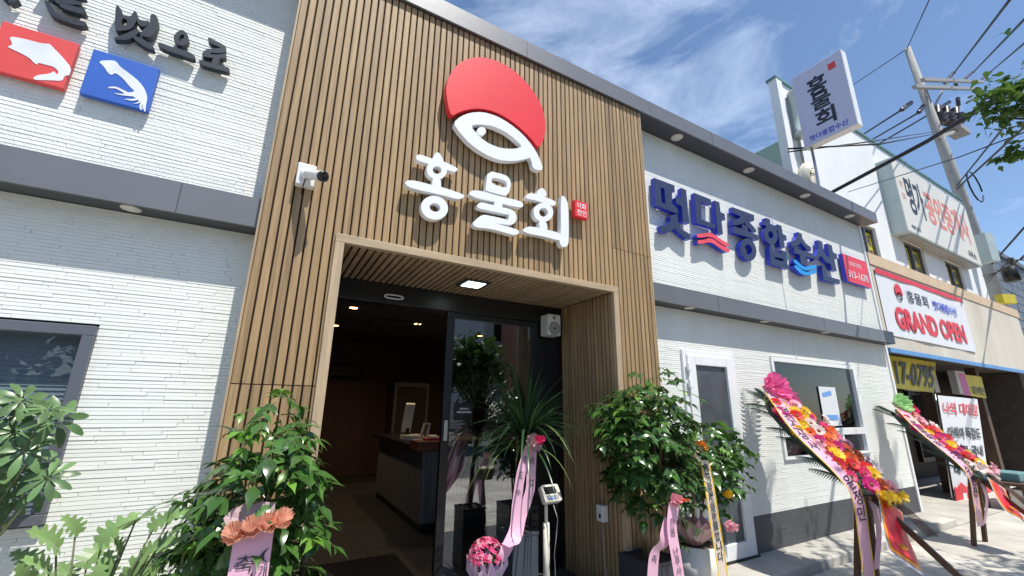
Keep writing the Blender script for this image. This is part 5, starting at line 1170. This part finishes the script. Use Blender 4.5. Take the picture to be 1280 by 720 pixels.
    o = m.build('filler_greens', M['leafX'], root, recalc=False); o['kind'] = 'stuff'
    # bow of tulle at the top
    for mm, off, rad in bow: crumple(root, 'tulle_bow', M[mm], T+V(off), rad, 2, seed+int(rad*1000), (-.2, -1, .35), 7, rad*.7)
    # ribbon down the left side, then hanging
    K = Bt+a*.12-c*(half*.95)+n*.05
    pts = [T-c*.05+n*.08+V((-.05, -.03, .02)), T-a*Ls*.25-c*half*.62+n*.09, T-a*Ls*.55-c*half*1.05+n*.08, K+a*.05, K+V((.03, -.05, -.16)), V((K.x+.03, K.y-.04, (K.z+rend)/2-.05)), V((K.x+.03, K.y-.02, rend))]
    rb = ribbon_strip(root, 'ribbon', M['ribbon'], pts, .165, (1, -.1, .1), M['fl_yellow'], 36)
    ribbon_text(root, rb, rtxt, .42, .115, .105, M['ink'], gap=1.12, bold=.01)
    rb = ribbon_strip(root, 'ribbon', M['ribbon'], [T+c*.06+n*.03, T-a*Ls*.4+c*half*.3-n*.07, Bt-n*.08, V((Bt.x+.02, Bt.y+.12, G+.25))], .11, (1, 0, 0))
    # red placard hung from the lower end
    A = Bt-a*.10+n*.03; Bz = V(banner); Wd = .17
    rb_ = ribbon_strip(root, 'placard', M['ban_white'], [A, A.lerp(Bz, .5)-n*.02, Bz], 2*Wd, (1, 0, 0), None, 10)
    def inset(nm, mt, w_, s0, s1, lift):
        p0, p1, p2 = A.lerp(Bz, s0), A.lerp(Bz, (s0+s1)/2)-n*.018, A.lerp(Bz, s1); q = [p+n*lift for p in (p0, p1, p2)]; return ribbon_strip(root, nm, mt, q, 2*w_, (1, 0, 0), None, 8)
    inset('placard_border', M['banner_or'], Wd*.92, .03, .95, .004); inset('placard_field', M['banner_red'], Wd*.74, .06, .88, .008)
    e = A.lerp(Bz, .74)+n*.014
    for k in range(4): MB().obox(e+c*(-.035+k*.024)-n*.006, c*.005, a*.03, n*.001).build('placard_mark', M['fl_yellow'], root)
    for k in range(6): MB().tube([Bt+c*(-.06+.03*k)+n*.05, Bt-a*.25+c*(-.02+.03*k)+n*.05, Bt-a*.42+c*(.0+.03*k)+n*.03], .004, 5).build('flower_stalk', M['bright'], root)
    return root
mixA = dict(hot=5, pale=6, red=2, orange=4, yellow=5, mag=2, cream=1)
T1 = atY(958, 492, .02); B1 = atY(1096, 618, -.98)
spray(T1, B1, .34, 61, 'flower spray of pink, red and yellow gerberas leaning on the wall by the window', '정진스상사  윤정민', G+.12, mixA, [('bowpink', (-.04, -.05, .04), .19), ('fl_orange', (.07, -.12, -.0), .07), ('bowpink', (.10, -.10, -.12), .16), ('bowpink', (.0, -.10, -.08), .13)], atY(1134, 706, -1.22))
mixB = dict(hot=3, pale=4, mag=4, yellow=4, purple=2, cream=3, red=2)
T2 = atY(1118, 512, .05); B2 = atY(1232, 598, -.90)
spray(T2, B2, .30, 77, 'flower spray with a pale green bow leaning at the far corner of the restaurant', '성원을축하  수현진', G+.25, mixB, [('tissue_green', (-.05, -.03, .06), .18), ('fl_hot', (.12, -.1, -.03), .12), ('cream', (.04, -.1, -.10), .12)], atY(1272, 648, -1.15), False)

# ------------------------------------------------------------------ street tree on the right whose branches reach into view
tl = leaf_me('leaf', .09, .062, .2, .12, M['leafT'], (.1, .8, 1, .45, .3, 0)); tr_b = atD(1560, 300, 7.2)
TR = thing('street_tree', (tr_b.x, tr_b.y, G), 'street tree whose leafy branches reach in at the upper right corner', 'tree')
MB().tube([(tr_b.x, tr_b.y, G), (tr_b.x+.05, tr_b.y, 1.5), (tr_b.x, tr_b.y+.05, 3.0), (tr_b.x-.1, tr_b.y+.1, 4.6)], [.16, .13, .11, .06], 12).build('trunk', M['bark'], TR)
r = random.Random(88); cl_ = [(1247, 112, 6.6, .17), (1268, 122, 6.6, .20), (1240, 136, 6.5, .15), (1260, 148, 6.7, .18), (1282, 138, 6.6, .22), (1278, 103, 6.8, .15), (1232, 118, 6.7, .10), (1264, 192, 6.4, .09), (1277, 186, 6.4, .12), (1250, 199, 6.4, .05)]
for k in range(60): cl_.append((r.uniform(1345, 1800), r.uniform(-260, 260), r.uniform(6, 8.8), r.uniform(.3, .55)))
lm = MB(); limbs = MB(); hub = V((tr_b.x-.1, tr_b.y+.1, 3.6))
for i, (px, py, D_, rad) in enumerate(cl_):
    c_ = atD(px, py, D_)
    if i < 8 or i % 4 == 0: MB().tube([hub+V((0, 0, r.uniform(-.4, .8))), hub.lerp(c_, .55)+V((0, 0, .25)), c_], [.045, .025, .006], 6).build('limb', M['bark'], TR)
    for k in range(int(340*rad if i >= 10 else 330*rad)):
        u = V((r.gauss(0, .5), r.gauss(0, .5), r.gauss(0, .42)))*rad; d = V((r.uniform(-1, 1), r.uniform(-1, 1), r.uniform(-.9, .3))); merge_into(lm, tl, leafM(c_+u, d, (r.uniform(-.6, .6), r.uniform(-.6, .6), 1), r.uniform(.6, 1.15)))
lm.build('crown', M['leafT'], TR, recalc=False)

# ------------------------------------------------------------------ across the street (seen in the glass)
def far_tree(x_, y_, h, rad, seed, label):
    r = random.Random(seed); t_ = thing('roadside_tree', (x_, y_, G), label, 'tree', 'trees across the road'); MB().tube([(x_, y_, G), (x_+.1, y_, h*.5), (x_, y_, h*.8)], [.2, .14, .05], 8).build('trunk', M['bark'], t_); m = MB(); big = leaf_me('leaf', .32, .26, .2, .1, M['leafT'], (.1, .9, 1, .5, 0))
    for k in range(1500):
        u = V((r.gauss(0, 1), r.gauss(0, 1), r.gauss(0, 1))).normalized()*(r.random()**.45)*(1+.2*math.sin(k)); merge_into(m, big, leafM(V((x_, y_, h*.68))+V((u.x*rad, u.y*rad, u.z*rad*.8)), (r.uniform(-1, 1), r.uniform(-1, 1), r.uniform(-1, .4)), (0, 0, 1), r.uniform(.7, 1.3)))
    m.build('crown', M['leafT'], t_, recalc=False)
far_tree(7.9, -12.8, 4.7, 1.7, 1, 'round roadside tree reflected in the left of the glass door'); far_tree(-1.5, -14, 5.0, 1.8, 2, 'roadside tree across the road behind the viewer'); far_tree(-6.5, -13.5, 5.4, 2.0, 5, 'tall roadside tree at the left across the road'); far_tree(-11, -15, 5.0, 2.1, 6, 'wide roadside tree at the far left across the road'); far_tree(3.2, -15, 5.5, 2.0, 3, 'roadside tree left of the round one across the road')
fh = thing('house_opposite', (14, -24, 0), 'pale grey house across the road with a small window', 'house'); MB().box(12.0, 16.2, -26, -20, G, 9.5).build('wall', M['house'], fh); MB().box(12.7, 13.5, -19.99, -19.9, 5.6, 6.7).build('window', M['frame'], fh)
fb = thing('brick_building_opposite', (16, -20, 0), 'brick building across the road', 'building'); MB().box(13.0, 26, -19.5, -15.5, G, 10.5).build('wall', M['brick'], fb)
for k in range(4): MB().box(15+k*2.6, 16.2+k*2.6, -15.49, -15.45, 4.0, 5.6).build('window', M['frame'], fb)
gf = thing('road_fence', (4, -11.6, 0), 'low metal fence along the far side of the road', 'fence')
for k in range(24): MB().box(-8+k*1.2, -7.94+k*1.2, -11.63, -11.57, G-.13, .95).build('post', M['steel'], gf)
for z in (.35, .85): MB().box(-8, 20, -11.62, -11.58, z, z+.05).build('rail', M['steel'], gf)
vs = []; fs = []; nx, ny = 40, 8; r = random.Random(4)
for j in range(ny):
    for i in range(nx):
        x_ = -140+i*7.5; hgt = (j/(ny-1))*(17+7*math.sin(i*.35)+4*math.sin(i*.8+1)+r.uniform(-1.5, 1.5)); vs.append((x_, -70-j*10, G-.5+hgt))
for j in range(ny-1):
    for i in range(nx-1): fs.append((j*nx+i, j*nx+i+1, (j+1)*nx+i+1, (j+1)*nx+i))
o = MB().add(vs, fs, True).build('hill', M['hill']); o['kind'] = 'structure'
